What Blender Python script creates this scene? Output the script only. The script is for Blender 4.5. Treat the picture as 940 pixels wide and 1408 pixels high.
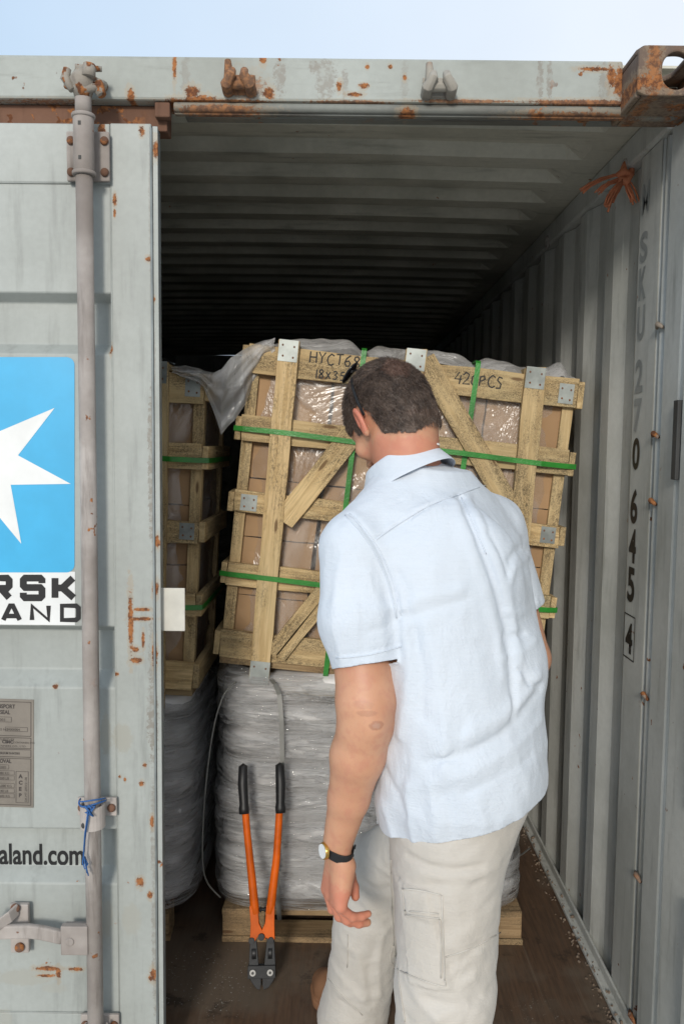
import bpy, bmesh, math, random
import numpy as np
from mathutils import Vector, Matrix, Euler, noise

random.seed(7); np.random.seed(7)
for _o in list(bpy.data.objects): bpy.data.objects.remove(_o)
SC = bpy.context.scene
COL = SC.collection

# ------------------------------------------------------------------ camera
CAMZ = 1.52
PITCH, ROLL = math.radians(4.5), math.radians(0.6)
cam_d = bpy.data.cameras.new('camera'); cam = bpy.data.objects.new('camera', cam_d); COL.objects.link(cam)
cam_d.sensor_fit = 'VERTICAL'; cam_d.sensor_height = 22.2; cam_d.lens = 18.0
cam_d.clip_start = 0.05; cam_d.clip_end = 3000
CM = Matrix.Translation((0, 0, CAMZ)) @ Matrix.Rotation(math.pi/2 - PITCH, 4, 'X') @ Matrix.Rotation(ROLL, 4, 'Z')
cam.matrix_world = CM
SC.camera = cam
FPX = 18/22.2*1408

# ------------------------------------------------------------------ world, sun, exposure
world = bpy.data.worlds.new('World'); SC.world = world; world.use_nodes = True
wn = world.node_tree; bgn = wn.nodes['Background']
sky = wn.nodes.new('ShaderNodeTexSky'); sky.sky_type = 'NISHITA'; sky.sun_disc = False
SUN_EL, SUN_AZ = math.radians(20), math.radians(189)      # azimuth from +Y, clockwise seen from above
sky.sun_elevation = SUN_EL; sky.sun_rotation = SUN_AZ
sky.air_density = 1.0; sky.dust_density = 4.0; sky.ozone_density = 1.0
# a thin bright overcast veils most of the clear sky
vc = wn.nodes.new('ShaderNodeTexCoord'); vn = wn.nodes.new('ShaderNodeTexNoise'); vn.inputs['Scale'].default_value = 1.3; vn.inputs['Detail'].default_value = 5
vr = wn.nodes.new('ShaderNodeMapRange'); vr.inputs[1].default_value = .3; vr.inputs[2].default_value = .7; vr.inputs[3].default_value = .72; vr.inputs[4].default_value = .98
vm = wn.nodes.new('ShaderNodeMix'); vm.data_type = 'RGBA'
vx = wn.nodes.new('ShaderNodeSeparateXYZ'); vg = wn.nodes.new('ShaderNodeMapRange'); vg.inputs[1].default_value = -.45; vg.inputs[2].default_value = .40
vb = wn.nodes.new('ShaderNodeMix'); vb.data_type = 'RGBA'; vb.inputs[6].default_value = (5.6, 7.4, 9.5, 1); vb.inputs[7].default_value = (8.5, 9.0, 9.7, 1)
wn.links.new(vc.outputs['Generated'], vx.inputs[0]); wn.links.new(vx.outputs[0], vg.inputs[0]); wn.links.new(vg.outputs[0], vb.inputs[0]); wn.links.new(vb.outputs[2], vm.inputs[7])
wn.links.new(vc.outputs['Generated'], vn.inputs['Vector']); wn.links.new(vn.outputs['Fac'], vr.inputs[0]); wn.links.new(vr.outputs[0], vm.inputs[0])
wn.links.new(sky.outputs[0], vm.inputs[6]); wn.links.new(vm.outputs[2], bgn.inputs[0]); bgn.inputs[1].default_value = 0.10
sun_d = bpy.data.lights.new('sun', 'SUN'); sun_o = bpy.data.objects.new('sun', sun_d); COL.objects.link(sun_o)
sun_d.energy = 2.0; sun_d.angle = math.radians(10); sun_d.color = (1, .95, .87)
sdir = Vector((math.sin(SUN_AZ)*math.cos(SUN_EL), math.cos(SUN_AZ)*math.cos(SUN_EL), math.sin(SUN_EL)))
sun_o.rotation_euler = sdir.to_track_quat('Z', 'Y').to_euler()
SC.view_settings.view_transform = 'Standard'; SC.view_settings.look = 'None'
SC.view_settings.exposure = 0.10; SC.view_settings.gamma = 1.0; SC.view_settings.use_curve_mapping = False
SC.render.engine = 'CYCLES'
SC.cycles.max_bounces = 12; SC.cycles.diffuse_bounces = 8; SC.cycles.glossy_bounces = 4
SC.cycles.transparent_max_bounces = 24; SC.cycles.transmission_bounces = 4
SC.cycles.use_denoising = True
SC.cycles.caustics_reflective = False; SC.cycles.caustics_refractive = False

def at(px, py, Y):
    """world point seen at photo pixel (940x1408) on the vertical plane y = Y"""
    d = CM.to_3x3() @ Vector(((px-470)/FPX, -(py-704)/FPX, -1))
    return Vector((0, 0, CAMZ)) + d*(Y/d.y)
def proj(p):
    q = CM.inverted() @ Vector(p)
    return 470+FPX*q.x/-q.z, 704-FPX*q.y/-q.z

# ------------------------------------------------------------------ node helpers
class NT:
    def __init__(s, name):
        s.m = bpy.data.materials.new(name); s.m.use_nodes = True; s.t = s.m.node_tree
        s.p = s.t.nodes['Principled BSDF']; s.out = s.t.nodes['Material Output']
        s.tc = s.t.nodes.new('ShaderNodeTexCoord'); s.oi = None
    def link(s, a, b): s.t.links.new(a, b)
    def setin(s, inp, v):
        if v is None: return
        if hasattr(v, 'is_linked') or hasattr(v, 'links'): s.link(v, inp)
        else:
            if isinstance(v, (tuple, list)) and len(v) == 3 and inp.type == 'RGBA': v = (*v, 1)
            inp.default_value = v
    def coord(s, scale=(1, 1, 1), rand=False, kind='Object', off=(0, 0, 0)):
        v = s.tc.outputs[kind]
        if rand:
            if not s.oi: s.oi = s.t.nodes.new('ShaderNodeObjectInfo')
            k = s.t.nodes.new('ShaderNodeVectorMath'); k.operation = 'SCALE'
            k.inputs[0].default_value = (13.7, 7.3, 9.1); s.link(s.oi.outputs['Random'], k.inputs['Scale'])
            a = s.t.nodes.new('ShaderNodeVectorMath'); s.link(v, a.inputs[0]); s.link(k.outputs[0], a.inputs[1]); v = a.outputs[0]
        mp = s.t.nodes.new('ShaderNodeMapping'); s.link(v, mp.inputs[0]); mp.inputs['Scale'].default_value = scale
        mp.inputs['Location'].default_value = off
        return mp.outputs[0]
    def noise(s, vec, scale=5, detail=4, rough=.55, dist=0):
        n = s.t.nodes.new('ShaderNodeTexNoise'); s.link(vec, n.inputs['Vector'])
        n.inputs['Scale'].default_value = scale; n.inputs['Detail'].default_value = detail
        n.inputs['Roughness'].default_value = rough; n.inputs['Distortion'].default_value = dist
        return n.outputs['Fac']
    def wave(s, vec, scale, dist=2, detail=2, dirn='X', kind='BANDS'):
        n = s.t.nodes.new('ShaderNodeTexWave'); s.link(vec, n.inputs['Vector']); n.wave_type = kind
        n.bands_direction = dirn; n.inputs['Scale'].default_value = scale; n.inputs['Distortion'].default_value = dist
        n.inputs['Detail'].default_value = detail
        return n.outputs['Fac']
    def ramp(s, f, a, b, lo=0.0, hi=1.0, smooth=True):
        n = s.t.nodes.new('ShaderNodeMapRange'); n.interpolation_type = 'SMOOTHSTEP' if smooth else 'LINEAR'
        s.link(f, n.inputs[0]); n.inputs[1].default_value = a; n.inputs[2].default_value = b
        n.inputs[3].default_value = lo; n.inputs[4].default_value = hi
        return n.outputs[0]
    def math(s, op, a, b=None, c=None):
        n = s.t.nodes.new('ShaderNodeMath'); n.operation = op
        s.setin(n.inputs[0], a); s.setin(n.inputs[1], b); s.setin(n.inputs[2], c)
        return n.outputs[0]
    def mix(s, f, a, b, mode='MIX'):
        n = s.t.nodes.new('ShaderNodeMix'); n.data_type = 'RGBA'; n.blend_type = mode
        s.setin(n.inputs[0], f); s.setin(n.inputs[6], a); s.setin(n.inputs[7], b)
        return n.outputs[2]
    def bump(s, h, strength=.3, dist=.01, prev=None):
        n = s.t.nodes.new('ShaderNodeBump'); s.link(h, n.inputs['Height'])
        n.inputs['Strength'].default_value = strength; n.inputs['Distance'].default_value = dist
        if prev is not None: s.link(prev, n.inputs['Normal'])
        return n.outputs[0]
    def sep(s, vec):
        n = s.t.nodes.new('ShaderNodeSeparateXYZ'); s.link(vec, n.inputs[0]); return n.outputs
    def stains(s, lst, warp=.55, wscale=28, off=(0, 0, 0)):
        """max of soft, ragged ellipses; lst = [(center, radii, strength)] in object coordinates"""
        v = s.tc.outputs['Object']; out = None
        wn_ = s.noise(s.coord(), wscale*3, 7, .78, .4)
        w = s.math('MULTIPLY_ADD', wn_, warp*3.4, -warp*1.7)
        for c, r, st in lst:
            a = s.t.nodes.new('ShaderNodeVectorMath'); a.operation = 'SUBTRACT'; s.link(v, a.inputs[0]); a.inputs[1].default_value = c
            b = s.t.nodes.new('ShaderNodeVectorMath'); b.operation = 'DIVIDE'; s.link(a.outputs[0], b.inputs[0]); b.inputs[1].default_value = r
            l = s.t.nodes.new('ShaderNodeVectorMath'); l.operation = 'LENGTH'; s.link(b.outputs[0], l.inputs[0])
            d = s.math('ADD', l.outputs['Value'], w)
            mk = s.ramp(d, 1.0, .72, 0, st)
            out = mk if out is None else s.math('MAXIMUM', out, mk)
        return out
    def set(s, color=None, rough=None, normal=None, metal=None, **kw):
        s.setin(s.p.inputs['Base Color'], color); s.setin(s.p.inputs['Roughness'], rough)
        s.setin(s.p.inputs['Metallic'], metal)
        if normal is not None: s.link(normal, s.p.inputs['Normal'])
        for k, v in kw.items(): s.setin(s.p.inputs[k.replace('_', ' ')], v)
        return s.m

M = {}
RUST1, RUST2 = (.12, .045, .02, 1), (.34, .135, .045, 1)

def paint(name, base, dark, rust_amt=.66, dirt=.5, stains=(), pale=(), grime=(), rough=.45, vert=True):
    n = NT(name)
    c = n.coord(); cs = n.coord((9, 9, 1.1) if vert else (1.2, 9, 9))
    big = n.noise(c, 1.7, 5, .6); streak = n.noise(cs, 3, 5, .6); fine = n.noise(c, 60, 4, .6)
    col = n.mix(n.ramp(big, .35, .7, 0, dirt), base, dark)
    col = n.mix(n.ramp(streak, .52, .75, 0, dirt*.8), col, tuple(x*.72 for x in dark))
    col = n.mix(n.ramp(fine, .3, .7, 0, .12), col, tuple(x*.6 for x in dark))
    scr = n.noise(n.coord((1, 1, 40) if not vert else (40, 40, 2)), 2.2, 3, .5)
    col = n.mix(n.math('MULTIPLY', n.ramp(scr, .70, .74, 0, .35), n.ramp(big, .5, .6)), col, tuple(min(1, x*1.5) for x in base))
    r = rough
    if grime: col = n.mix(n.math('MULTIPLY', n.stains(grime, .95, 30), n.ramp(n.noise(c, 55, 5, .7), .38, .56, .25, 1)), col, (.22, .20, .17, 1))
    if pale: col = n.mix(n.stains(pale, .4, 30), col, (.34, .34, .30, 1))
    # small rust specks and runs
    sp = n.noise(c, 23, 3, .6); sp2 = n.noise(c, 3.1, 2, .5)
    rm = n.math('MULTIPLY', n.ramp(sp, rust_amt, rust_amt+.035), n.ramp(sp2, .48, .56))
    if stains: rm = n.math('MAXIMUM', rm, n.stains(stains, .75, 40))
    rc = n.mix(n.ramp(n.noise(c, 70, 4, .7), .4, .6), RUST1, RUST2)
    if stains: col = n.mix(n.stains([(a, (b[0]*1.5, b[1], b[2]*1.9), s*.38) for a, b, s in stains], .6, 26), col, (.36, .27, .17, 1))
    col = n.mix(rm, col, rc)
    ro = n.math('MULTIPLY_ADD', rm, .35, rough)
    ro = n.math('MULTIPLY_ADD', big, .2, ro)
    h = n.math('ADD', n.math('MULTIPLY', fine, .25), n.math('MULTIPLY', rm, .8))
    h = n.math('ADD', h, n.math('MULTIPLY', n.noise(c, 5, 2, .5), 2.2))
    return n.set(col, ro, n.bump(h, .25, .004))

def wood(name, base, dark, speck=(.045, .035, .02), sp_amt=.52, rough=.8):
    n = NT(name)
    c = n.coord((1.0, 1, 1), rand=True); g = n.coord((1.0, 16, 16), rand=True)
    gr = n.noise(g, 5, 6, .65, .6); big = n.noise(n.coord((2, 7, 7), rand=True), 2.2, 4, .6)
    col = n.mix(n.ramp(gr, .36, .62), base, dark); col = n.mix(n.ramp(n.noise(n.coord((1.2, 40, 40), rand=True), 6, 3, .6), .52, .68, 0, .45), col, tuple(x*.55 for x in dark[:3]))
    pr = n.ramp(n.oi.outputs['Random'], 0, 1, .0, .5)
    col = n.mix(pr, col, tuple(x*.6 for x in base))
    col = n.mix(n.ramp(n.noise(n.coord((1, 2.4, 2.4), rand=True), 1.6, 3), .5, .8, 0, .5), col, (.42, .36, .2, 1))
    # mould speckle gathered in patches
    s1 = n.noise(n.coord((.55, 1, 1), rand=True), 420, 4, .85); s2 = n.noise(n.coord((.6, 1, 1), rand=True), 150, 6, .8)
    m = n.math('MULTIPLY', n.ramp(s1, sp_amt-.05, sp_amt+.12, 0, .9), n.ramp(big, .36, .56))
    m2 = n.math('MULTIPLY', n.ramp(s2, .44, .62, 0, .8), n.ramp(big, .42, .62))
    col = n.mix(n.math('MAXIMUM', m, m2), col, (*speck, 1))
    kn = n.t.nodes.new('ShaderNodeTexVoronoi'); n.link(n.coord((3.2, 13, 13), rand=True), kn.inputs['Vector']); kn.inputs['Scale'].default_value = 1.4
    col = n.mix(n.ramp(kn.outputs['Distance'], .13, .07, 0, .8), col, (.10, .045, .015, 1))
    h = n.math('ADD', gr, n.math('MULTIPLY', n.noise(c, 300, 2), .5))
    return n.set(col, rough, n.bump(h, .5, .0015))

M['door'] = None  # made with its stains below
M['inner'] = paint('interior paint', (.57, .575, .54), (.37, .375, .34), .69, .85, rough=.5)
M['roofin'] = paint('roof inner paint', (.60, .58, .49), (.33, .32, .26), .70, .95, rough=.55, vert=False)
M['galv'] = paint('old galvanised rod', (.47, .43, .40), (.20, .17, .15), .66, 1.0, rough=.75)
M['rust'] = paint('rusted steel', (.19, .10, .065), (.10, .05, .03), .5, .9, rough=.85)
M['wood'] = wood('rough crate pine', (.74, .55, .29, 1), (.50, .34, .155, 1), sp_amt=.50)
M['wood_clean'] = wood('clean pine', (.68, .50, .27, 1), (.52, .36, .17, 1), sp_amt=.62)
M['wood_dark'] = wood('old pallet wood', (.42, .285, .15, 1), (.26, .165, .08, 1))

def simple(name, col, rough=.5, metal=0, bumpk=0, bscale=60, var=.15, **kw):
    n = NT(name); c = n.coord(rand=True)
    f = n.noise(c, 9, 4, .6)
    cc = n.mix(n.ramp(f, .3, .7, 0, 1), col, tuple(x*(1-var*2) for x in col))
    nn = n.bump(n.noise(c, bscale, 4, .6), bumpk, .002) if bumpk else None
    return n.set(cc, rough, nn, metal, **kw)
M['zinc'] = simple('zinc plate', (.40, .43, .41), .5, .5, .1, 40, .25)
M['black_metal'] = simple('blackened steel', (.028, .029, .031), .5, .2, .25, 90, Specular_IOR_Level=.25)
M['steel'] = simple('bright steel', (.22, .22, .215), .4, .8, .1)
M['rubber'] = simple('black rubber', (.014, .014, .015), .5, 0, .1, 200)
M['orange'] = simple('orange enamel', (.72, .125, .006), .5, 0, .15, 60, .2, Specular_IOR_Level=.18)
M['green_strap'] = simple('green polyester strap', (.035, .27, .035), .3, 0, .5, 150, .2)
M['grey_strap'] = simple('grey strap', (.20, .20, .185), .4, 0, .2)
M['black'] = simple('black vinyl', (.006, .006, .007), .55)
M['ink'] = simple('marker ink', (.03, .028, .025), .7)
M['white_vinyl'] = simple('white vinyl', (.78, .79, .78), .4, var=.05)
M['blue_vinyl'] = simple('blue vinyl', (.055, .42, .72), .35, var=.05)
M['plate'] = simple('etched data plate', (.25, .22, .185), .45, .2, .1, 80, .12)
M['dark_etch'] = simple('dark etching', (.06, .05, .045), .6)
M['lip'] = simple('grey rubber lip', (.27, .30, .30), .6, 0, .3, 70, .2)
M['gasket'] = simple('dark gasket', (.05, .05, .048), .7, 0, .4, 70)
M['tag'] = simple('off white tag', (.62, .60, .53), .6, 0, .15, 60, .1)
M['blue_string'] = simple('blue nylon string', (.03, .13, .38), .5, 0, .6, 300)
M['orange_rope'] = simple('faded orange rope', (.88, .31, .15), .8, 0, .9, 400, .25)

def carton():
    n = NT('brown cardboard'); c = n.coord(rand=True)
    big = n.noise(c, 3, 4); fib = n.noise(n.coord((30, 2, 30), rand=True), 12, 3)
    col = n.mix(n.ramp(big, .3, .7), (.42, .26, .13, 1), (.33, .20, .10, 1))
    col = n.mix(n.ramp(fib, .4, .7, 0, .2), col, (.3, .18, .1, 1))
    return n.set(col, .75, n.bump(n.noise(c, 7, 3), .4, .008))
M['carton'] = carton()
M['tape'] = simple('packing tape', (.55, .50, .42), .25)

def film(name, alpha_lo, alpha_hi, tint=(.75, .75, .76), bs=14, stretch=(1, 1, 1), bstr=.8, bd=.02, rough=.16, dens=(.35, .75), gk=.45):
    n = NT(name); c = n.coord(stretch); 
    a = n.noise(c, bs, 5, .6, 1.2); b = n.noise(n.coord(tuple(x*1.0 for x in stretch)), bs*3.3, 4, .6, .5)
    rid = n.math('ABSOLUTE', n.math('SUBTRACT', a, .5)); rid = n.ramp(rid, 0, .09, 1, 0)
    h = n.math('ADD', n.math('MULTIPLY', rid, .7), n.math('ADD', a, n.math('MULTIPLY', b, .4)))
    al = n.ramp(n.math('ADD', n.math('MULTIPLY', rid, .25), n.noise(n.coord(stretch, off=(3, 1, 2)), bs*.7, 4, .6)), dens[0], dens[1], alpha_lo, alpha_hi)
    nn = n.bump(h, bstr, bd)
    # thin plastic: a clear sheet under a milky share of diffuse, with a glossy skin
    t = n.t; tr = t.nodes.new('ShaderNodeBsdfTransparent'); tr.inputs[0].default_value = (.98, .98, .98, 1)
    df = t.nodes.new('ShaderNodeBsdfDiffuse'); df.inputs[0].default_value = (*tint, 1); 
    tl = t.nodes.new('ShaderNodeBsdfTranslucent'); tl.inputs[0].default_value = (*tint, 1)
    m0 = t.nodes.new('ShaderNodeMixShader'); m0.inputs[0].default_value = .35; t.links.new(df.outputs[0], m0.inputs[1]); t.links.new(tl.outputs[0], m0.inputs[2])
    m1 = t.nodes.new('ShaderNodeMixShader'); t.links.new(al, m1.inputs[0]); t.links.new(tr.outputs[0], m1.inputs[1]); t.links.new(m0.outputs[0], m1.inputs[2])
    gl = t.nodes.new('ShaderNodeBsdfGlossy'); gl.inputs['Roughness'].default_value = rough; t.links.new(nn, gl.inputs['Normal'])
    fr = t.nodes.new('ShaderNodeLayerWeight'); fr.inputs['Blend'].default_value = .25; t.links.new(nn, fr.inputs['Normal'])
    fk = n.math('MULTIPLY_ADD', fr.outputs['Fresnel'], gk, .05)
    m2 = t.nodes.new('ShaderNodeMixShader'); t.links.new(fk, m2.inputs[0]); t.links.new(m1.outputs[0], m2.inputs[1]); t.links.new(gl.outputs[0], m2.inputs[2])
    t.links.new(m2.outputs[0], n.out.inputs[0])
    return n.m
M['film'] = film('clear liner film', .04, .26, (.85, .82, .8), 3.2, (1, 1, .6), .32, .02, .26, gk=.30)
M['film_loose'] = film('milky loose film', .38, .70, (.88, .88, .88), 5, (1, 1, 1), .7, .03, .25)
M['wrap'] = film('stretch wrap', .06, .34, (.97, .97, .97), 7, (.6, .6, 6), 1.0, .022, .05, gk=.65)
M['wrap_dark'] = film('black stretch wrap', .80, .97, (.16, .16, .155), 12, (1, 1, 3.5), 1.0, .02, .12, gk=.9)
M['sack'] = simple('woven sack', (.78, .765, .755), .38, 0, .6, 28, .12)

def floor_mat():
    n = NT('dirty plywood'); c = n.coord(); g = n.coord((16, 1.2, 1))
    big = n.noise(c, 2.6, 6, .65); gr = n.noise(g, 6, 5, .6)
    col = n.mix(n.ramp(gr, .3, .7), (.125, .072, .042, 1), (.075, .045, .028, 1))
    col = n.mix(n.ramp(big, .42, .62, 0, .75), col, (.14, .11, .08, 1))
    col = n.mix(n.ramp(n.noise(c, 7, 5, .7), .56, .66, 0, .7), col, (.025, .018, .013, 1))
    dust = n.math('MULTIPLY', n.ramp(n.noise(c, 120, 3, .7), .64, .68), n.ramp(n.noise(c, 3.4, 3), .56, .66))
    dust = n.math('MAXIMUM', dust, n.stains([((.36, 1.99, 0), (.24, .07, .1), .55), ((.60, 2.25, 0), (.08, .25, .1), .35)], 1.0, 60))
    col = n.mix(dust, col, (.42, .42, .40, 1))
    sc = n.noise(n.coord((40, 1.5, 1), off=(4, 2, 0)), 1.5, 3)
    col = n.mix(n.ramp(sc, .66, .72, 0, .35), col, (.16, .13, .10, 1))
    return n.set(col, n.ramp(big, .3, .7, .45, .8), n.bump(gr, .4, .002))
M['floor'] = floor_mat()
def ground_mat():
    n = NT('yard concrete'); c = n.coord()
    col = n.mix(n.noise(c, .6, 6, .6), (.54, .53, .51, 1), (.46, .45, .43, 1))
    col = n.mix(n.ramp(n.noise(c, 40, 4), .5, .7, 0, .4), col, (.16, .155, .145, 1))
    return n.set(col, .85, n.bump(n.noise(c, 90, 3), .3, .003))
M['ground'] = ground_mat()

# ------------------------------------------------------------------ mesh helpers
def root(name, label, cat, loc=(0, 0, 0), rot=(0, 0, 0), group=None):
    o = bpy.data.objects.new(name, None); COL.objects.link(o); o.empty_display_size = .1
    o.location = loc; o.rotation_euler = rot; o['label'] = label; o['category'] = cat
    if group: o['group'] = group
    return o
def basis(o):
    m = Matrix.Translation(o.location) @ o.rotation_euler.to_matrix().to_4x4()
    if o.parent is not None: m = basis(o.parent) @ m
    return m
def obj(name, bm, mat, parent=None, smooth=False, world_co=True, loc=None, rot=None, bevel=0, label=None):
    """link a bmesh (or mesh) as ONE object; world_co: vertices are in world space and are moved into the parent's space"""
    if isinstance(bm, bmesh.types.BMesh):
        me = bpy.data.meshes.new(name); bm.normal_update(); bm.to_mesh(me); bm.free()
    else: me = bm
    o = bpy.data.objects.new(name, me); COL.objects.link(o)
    if mat is not None:
        if isinstance(mat, (list, tuple)):
            for q in mat: me.materials.append(q)
        elif not me.materials: me.materials.append(mat)
    if parent is not None:
        o.parent = parent
        if world_co: me.transform(basis(parent).inverted())
    if loc is not None: o.location = loc
    if rot is not None: o.rotation_euler = rot
    if smooth:
        for p in me.polygons: p.use_smooth = True
    if bevel:
        b = o.modifiers.new('bevel', 'BEVEL'); b.width = bevel; b.segments = 2; b.limit_method = 'ANGLE'
    if label: o['label'] = label
    return o
def tag(o, label, cat, group=None):
    o['label'] = label; o['category'] = cat
    if group: o['group'] = group
    return o
def struct(o): o['kind'] = 'structure'; return o

def box(bm, a, b, mtx=None, mi=0):
    x0, y0, z0 = a; x1, y1, z1 = b
    vs = [bm.verts.new(v) for v in ((x0,y0,z0),(x1,y0,z0),(x1,y1,z0),(x0,y1,z0),(x0,y0,z1),(x1,y0,z1),(x1,y1,z1),(x0,y1,z1))]
    if mtx is not None:
        for v in vs: v.co = mtx @ v.co
    for f in ((0,3,2,1),(4,5,6,7),(0,1,5,4),(1,2,6,5),(2,3,7,6),(3,0,4,7)):
        fc = bm.faces.new([vs[i] for i in f]); fc.material_index = mi
    return vs
def tube(bm, pts, r, seg=12, cap=True, mi=0):
    """swept round tube; r a number or one radius per point"""
    pts = [Vector(p) for p in pts]; n = len(pts); rs = [r]*n if not hasattr(r, '__len__') else list(r)
    rings = []; up = None
    for i, p in enumerate(pts):
        t = (pts[min(i+1, n-1)] - pts[max(i-1, 0)]).normalized()
        if up is None: up = t.orthogonal().normalized()
        up = (up - t*up.dot(t)); up = up.normalized() if up.length > 1e-6 else t.orthogonal().normalized()
        w = t.cross(up)
        rings.append([bm.verts.new(p + (up*math.cos(2*math.pi*k/seg) + w*math.sin(2*math.pi*k/seg))*rs[i]) for k in range(seg)])
    for a, b in zip(rings, rings[1:]):
        for k in range(seg):
            f = bm.faces.new((a[k], a[(k+1) % seg], b[(k+1) % seg], b[k])); f.smooth = True; f.material_index = mi
    if cap:
        bm.faces.new(rings[0][::-1]).material_index = mi; bm.faces.new(rings[-1]).material_index = mi
    return rings
def band(bm, pts, width, thick, side):
    """flat strap swept along pts; side = width direction at each point (or one vector)"""
    pts = [Vector(p) for p in pts]; n = len(pts); rows = []
    for i, p in enumerate(pts):
        t = (pts[min(i+1, n-1)] - pts[max(i-1, 0)]).normalized()
        s = Vector(side[i] if isinstance(side, list) else side); s = (s - t*s.dot(t)).normalized(); nrm = t.cross(s)
        rows.append([bm.verts.new(p + s*a*width/2 + nrm*b*thick/2) for a, b in ((-1, -1), (1, -1), (1, 1), (-1, 1))])
    for a, b in zip(rows, rows[1:]):
        for k in range(4): bm.faces.new((a[k], a[(k+1) % 4], b[(k+1) % 4], b[k]))
    bm.faces.new(rows[0][::-1]); bm.faces.new(rows[-1])
def prism(bm, poly, d, org=(0, 0, 0)):
    """polygon of 3D points extruded by vector d"""
    a = [bm.verts.new(Vector(p)) for p in poly]; b = [bm.verts.new(Vector(p)+Vector(d)) for p in poly]
    n = len(a)
    for k in range(n): bm.faces.new((a[k], a[(k+1) % n], b[(k+1) % n], b[k]))
    bm.faces.new(a[::-1]); bm.faces.new(b)
def finish(bm):
    bmesh.ops.recalc_face_normals(bm, faces=bm.faces); return bm
def plate_hole(bm, o, u, v, n, w, h, th, holes, mi=0):
    """rectangular plate w x h (centre o, axes u v, thickness along n) with one stadium hole (hw, hh)"""
    o, u, v, n = map(Vector, (o, u, v, n)); N = 32; hw, hh = holes
    inn = []; out = []
    for k in range(N):
        a = 2*math.pi*(k+.5)/N; c, s = math.cos(a), math.sin(a)
        r = min(hw, hh); ex, ey = hw-r, hh-r
        inn.append((c*r + math.copysign(ex, c), s*r + math.copysign(ey, s)))
        q = max(abs(c)/(w/2), abs(s)/(h/2)); out.append((c/q, s/q))
    for k in range(N):   # square the corners
        pass
    rings = []
    for pts, dd in ((inn, 0), (out, 0), (out, th), (inn, th)):
        rings.append([bm.verts.new(o+u*x+v*y+n*dd) for x, y in pts])
    for r in range(4):
        a, b = rings[r], rings[(r+1) % 4]
        for k in range(N):
            f = bm.faces.new((a[k], a[(k+1) % N], b[(k+1) % N], b[k])); f.material_index = mi

def ribbon(bm, pts, w, z=0.0):
    """mitred 2D stroke -> list of quads in the local xy plane"""
    n = len(pts); P = [Vector((p[0], p[1])) for p in pts]; L = []; closed = (P[0]-P[-1]).length < 1e-6
    if closed: P = P[:-1]; n -= 1
    for i in range(n):
        a = P[i]-P[i-1] if (i > 0 or closed) else P[i+1]-P[i]; b = P[(i+1) % n]-P[i] if (i < n-1 or closed) else a
        a = a.normalized(); b = b.normalized(); na = Vector((-a.y, a.x)); nb = Vector((-b.y, b.x))
        m = (na+nb); m = m.normalized() if m.length > 1e-4 else na; k = 1/max(.86, m.dot(na))
        L.append((bm.verts.new((*(P[i]+m*w/2*k), z)), bm.verts.new((*(P[i]-m*w/2*k), z))))
    for i in range(n if closed else n-1):
        a, b = L[i], L[(i+1) % n]; bm.faces.new((a[0], a[1], b[1], b[0]))
ZC = [0]
def glyphs(strokes, w, wh=None):
    """strokes: list of polylines in 2D -> bmesh, each stroke a hair above the last so that none coincide"""
    bm = bmesh.new()
    for i, s in enumerate(strokes): ribbon(bm, s, w, i*0.00008)
    return bm
def text_mesh(body, size, bold=0.0, sx=1.0, align='LEFT', spacing=1.0):
    cu = bpy.data.curves.new('lettering', 'FONT'); cu.body = body; cu.size = size; cu.offset = bold; cu.align_x = align; cu.space_character = spacing
    o = bpy.data.objects.new('lettering', cu); me = bpy.data.meshes.new_from_object(o)
    bpy.data.objects.remove(o); me.transform(Matrix.Diagonal((sx, 1, 1, 1)))
    bm = bmesh.new(); bm.from_mesh(me); bpy.data.meshes.remove(me); return bm
def xform(bm, m):
    bm.transform(m); return bm
def plane_xz(loc, rotz=0):   # local (x,y) -> world (x,z) facing -Y
    return Matrix.Translation(loc) @ Matrix.Rotation(rotz, 4, 'Y') @ Matrix.Rotation(math.pi/2, 4, 'X')
def join(bm, other):
    me = bpy.data.meshes.new('t'); other.to_mesh(me); other.free(); bm.from_mesh(me); bpy.data.meshes.remove(me)
def copy_tree(o, parent=None):
    c = o.copy(); COL.objects.link(c); c.parent = parent
    for ch in list(o.children): copy_tree(ch, c)
    return c
# ================================================================== the setting
CX, YD = -0.406, 1.91                      # centre of the container, plane of its door
CROOT = Vector((CX, 1.93, -0.16))
gbm = bmesh.new(); gv = [gbm.verts.new(v) for v in ((-1500, -1500, 0), (1500, -1500, 0), (1500, 1500, 0), (-1500, 1500, 0))]; gbm.faces.new(gv)
gbm.transform(Matrix.Translation((0, 0, -.16)))
struct(obj('ground', gbm, M['ground']))

cont = root('shipping_container', 'open grey steel shipping container with its left door shut, loaded with crates', 'shipping container', CROOT)
def st(px, py, rx, ry, s=1, Y=YD):         # stain centred at a spot of the door or header, radii in photo pixels
    k = Y/FPX
    return (tuple(at(px, py, Y)-CROOT), (rx*k, .2, ry*k), s)

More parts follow.
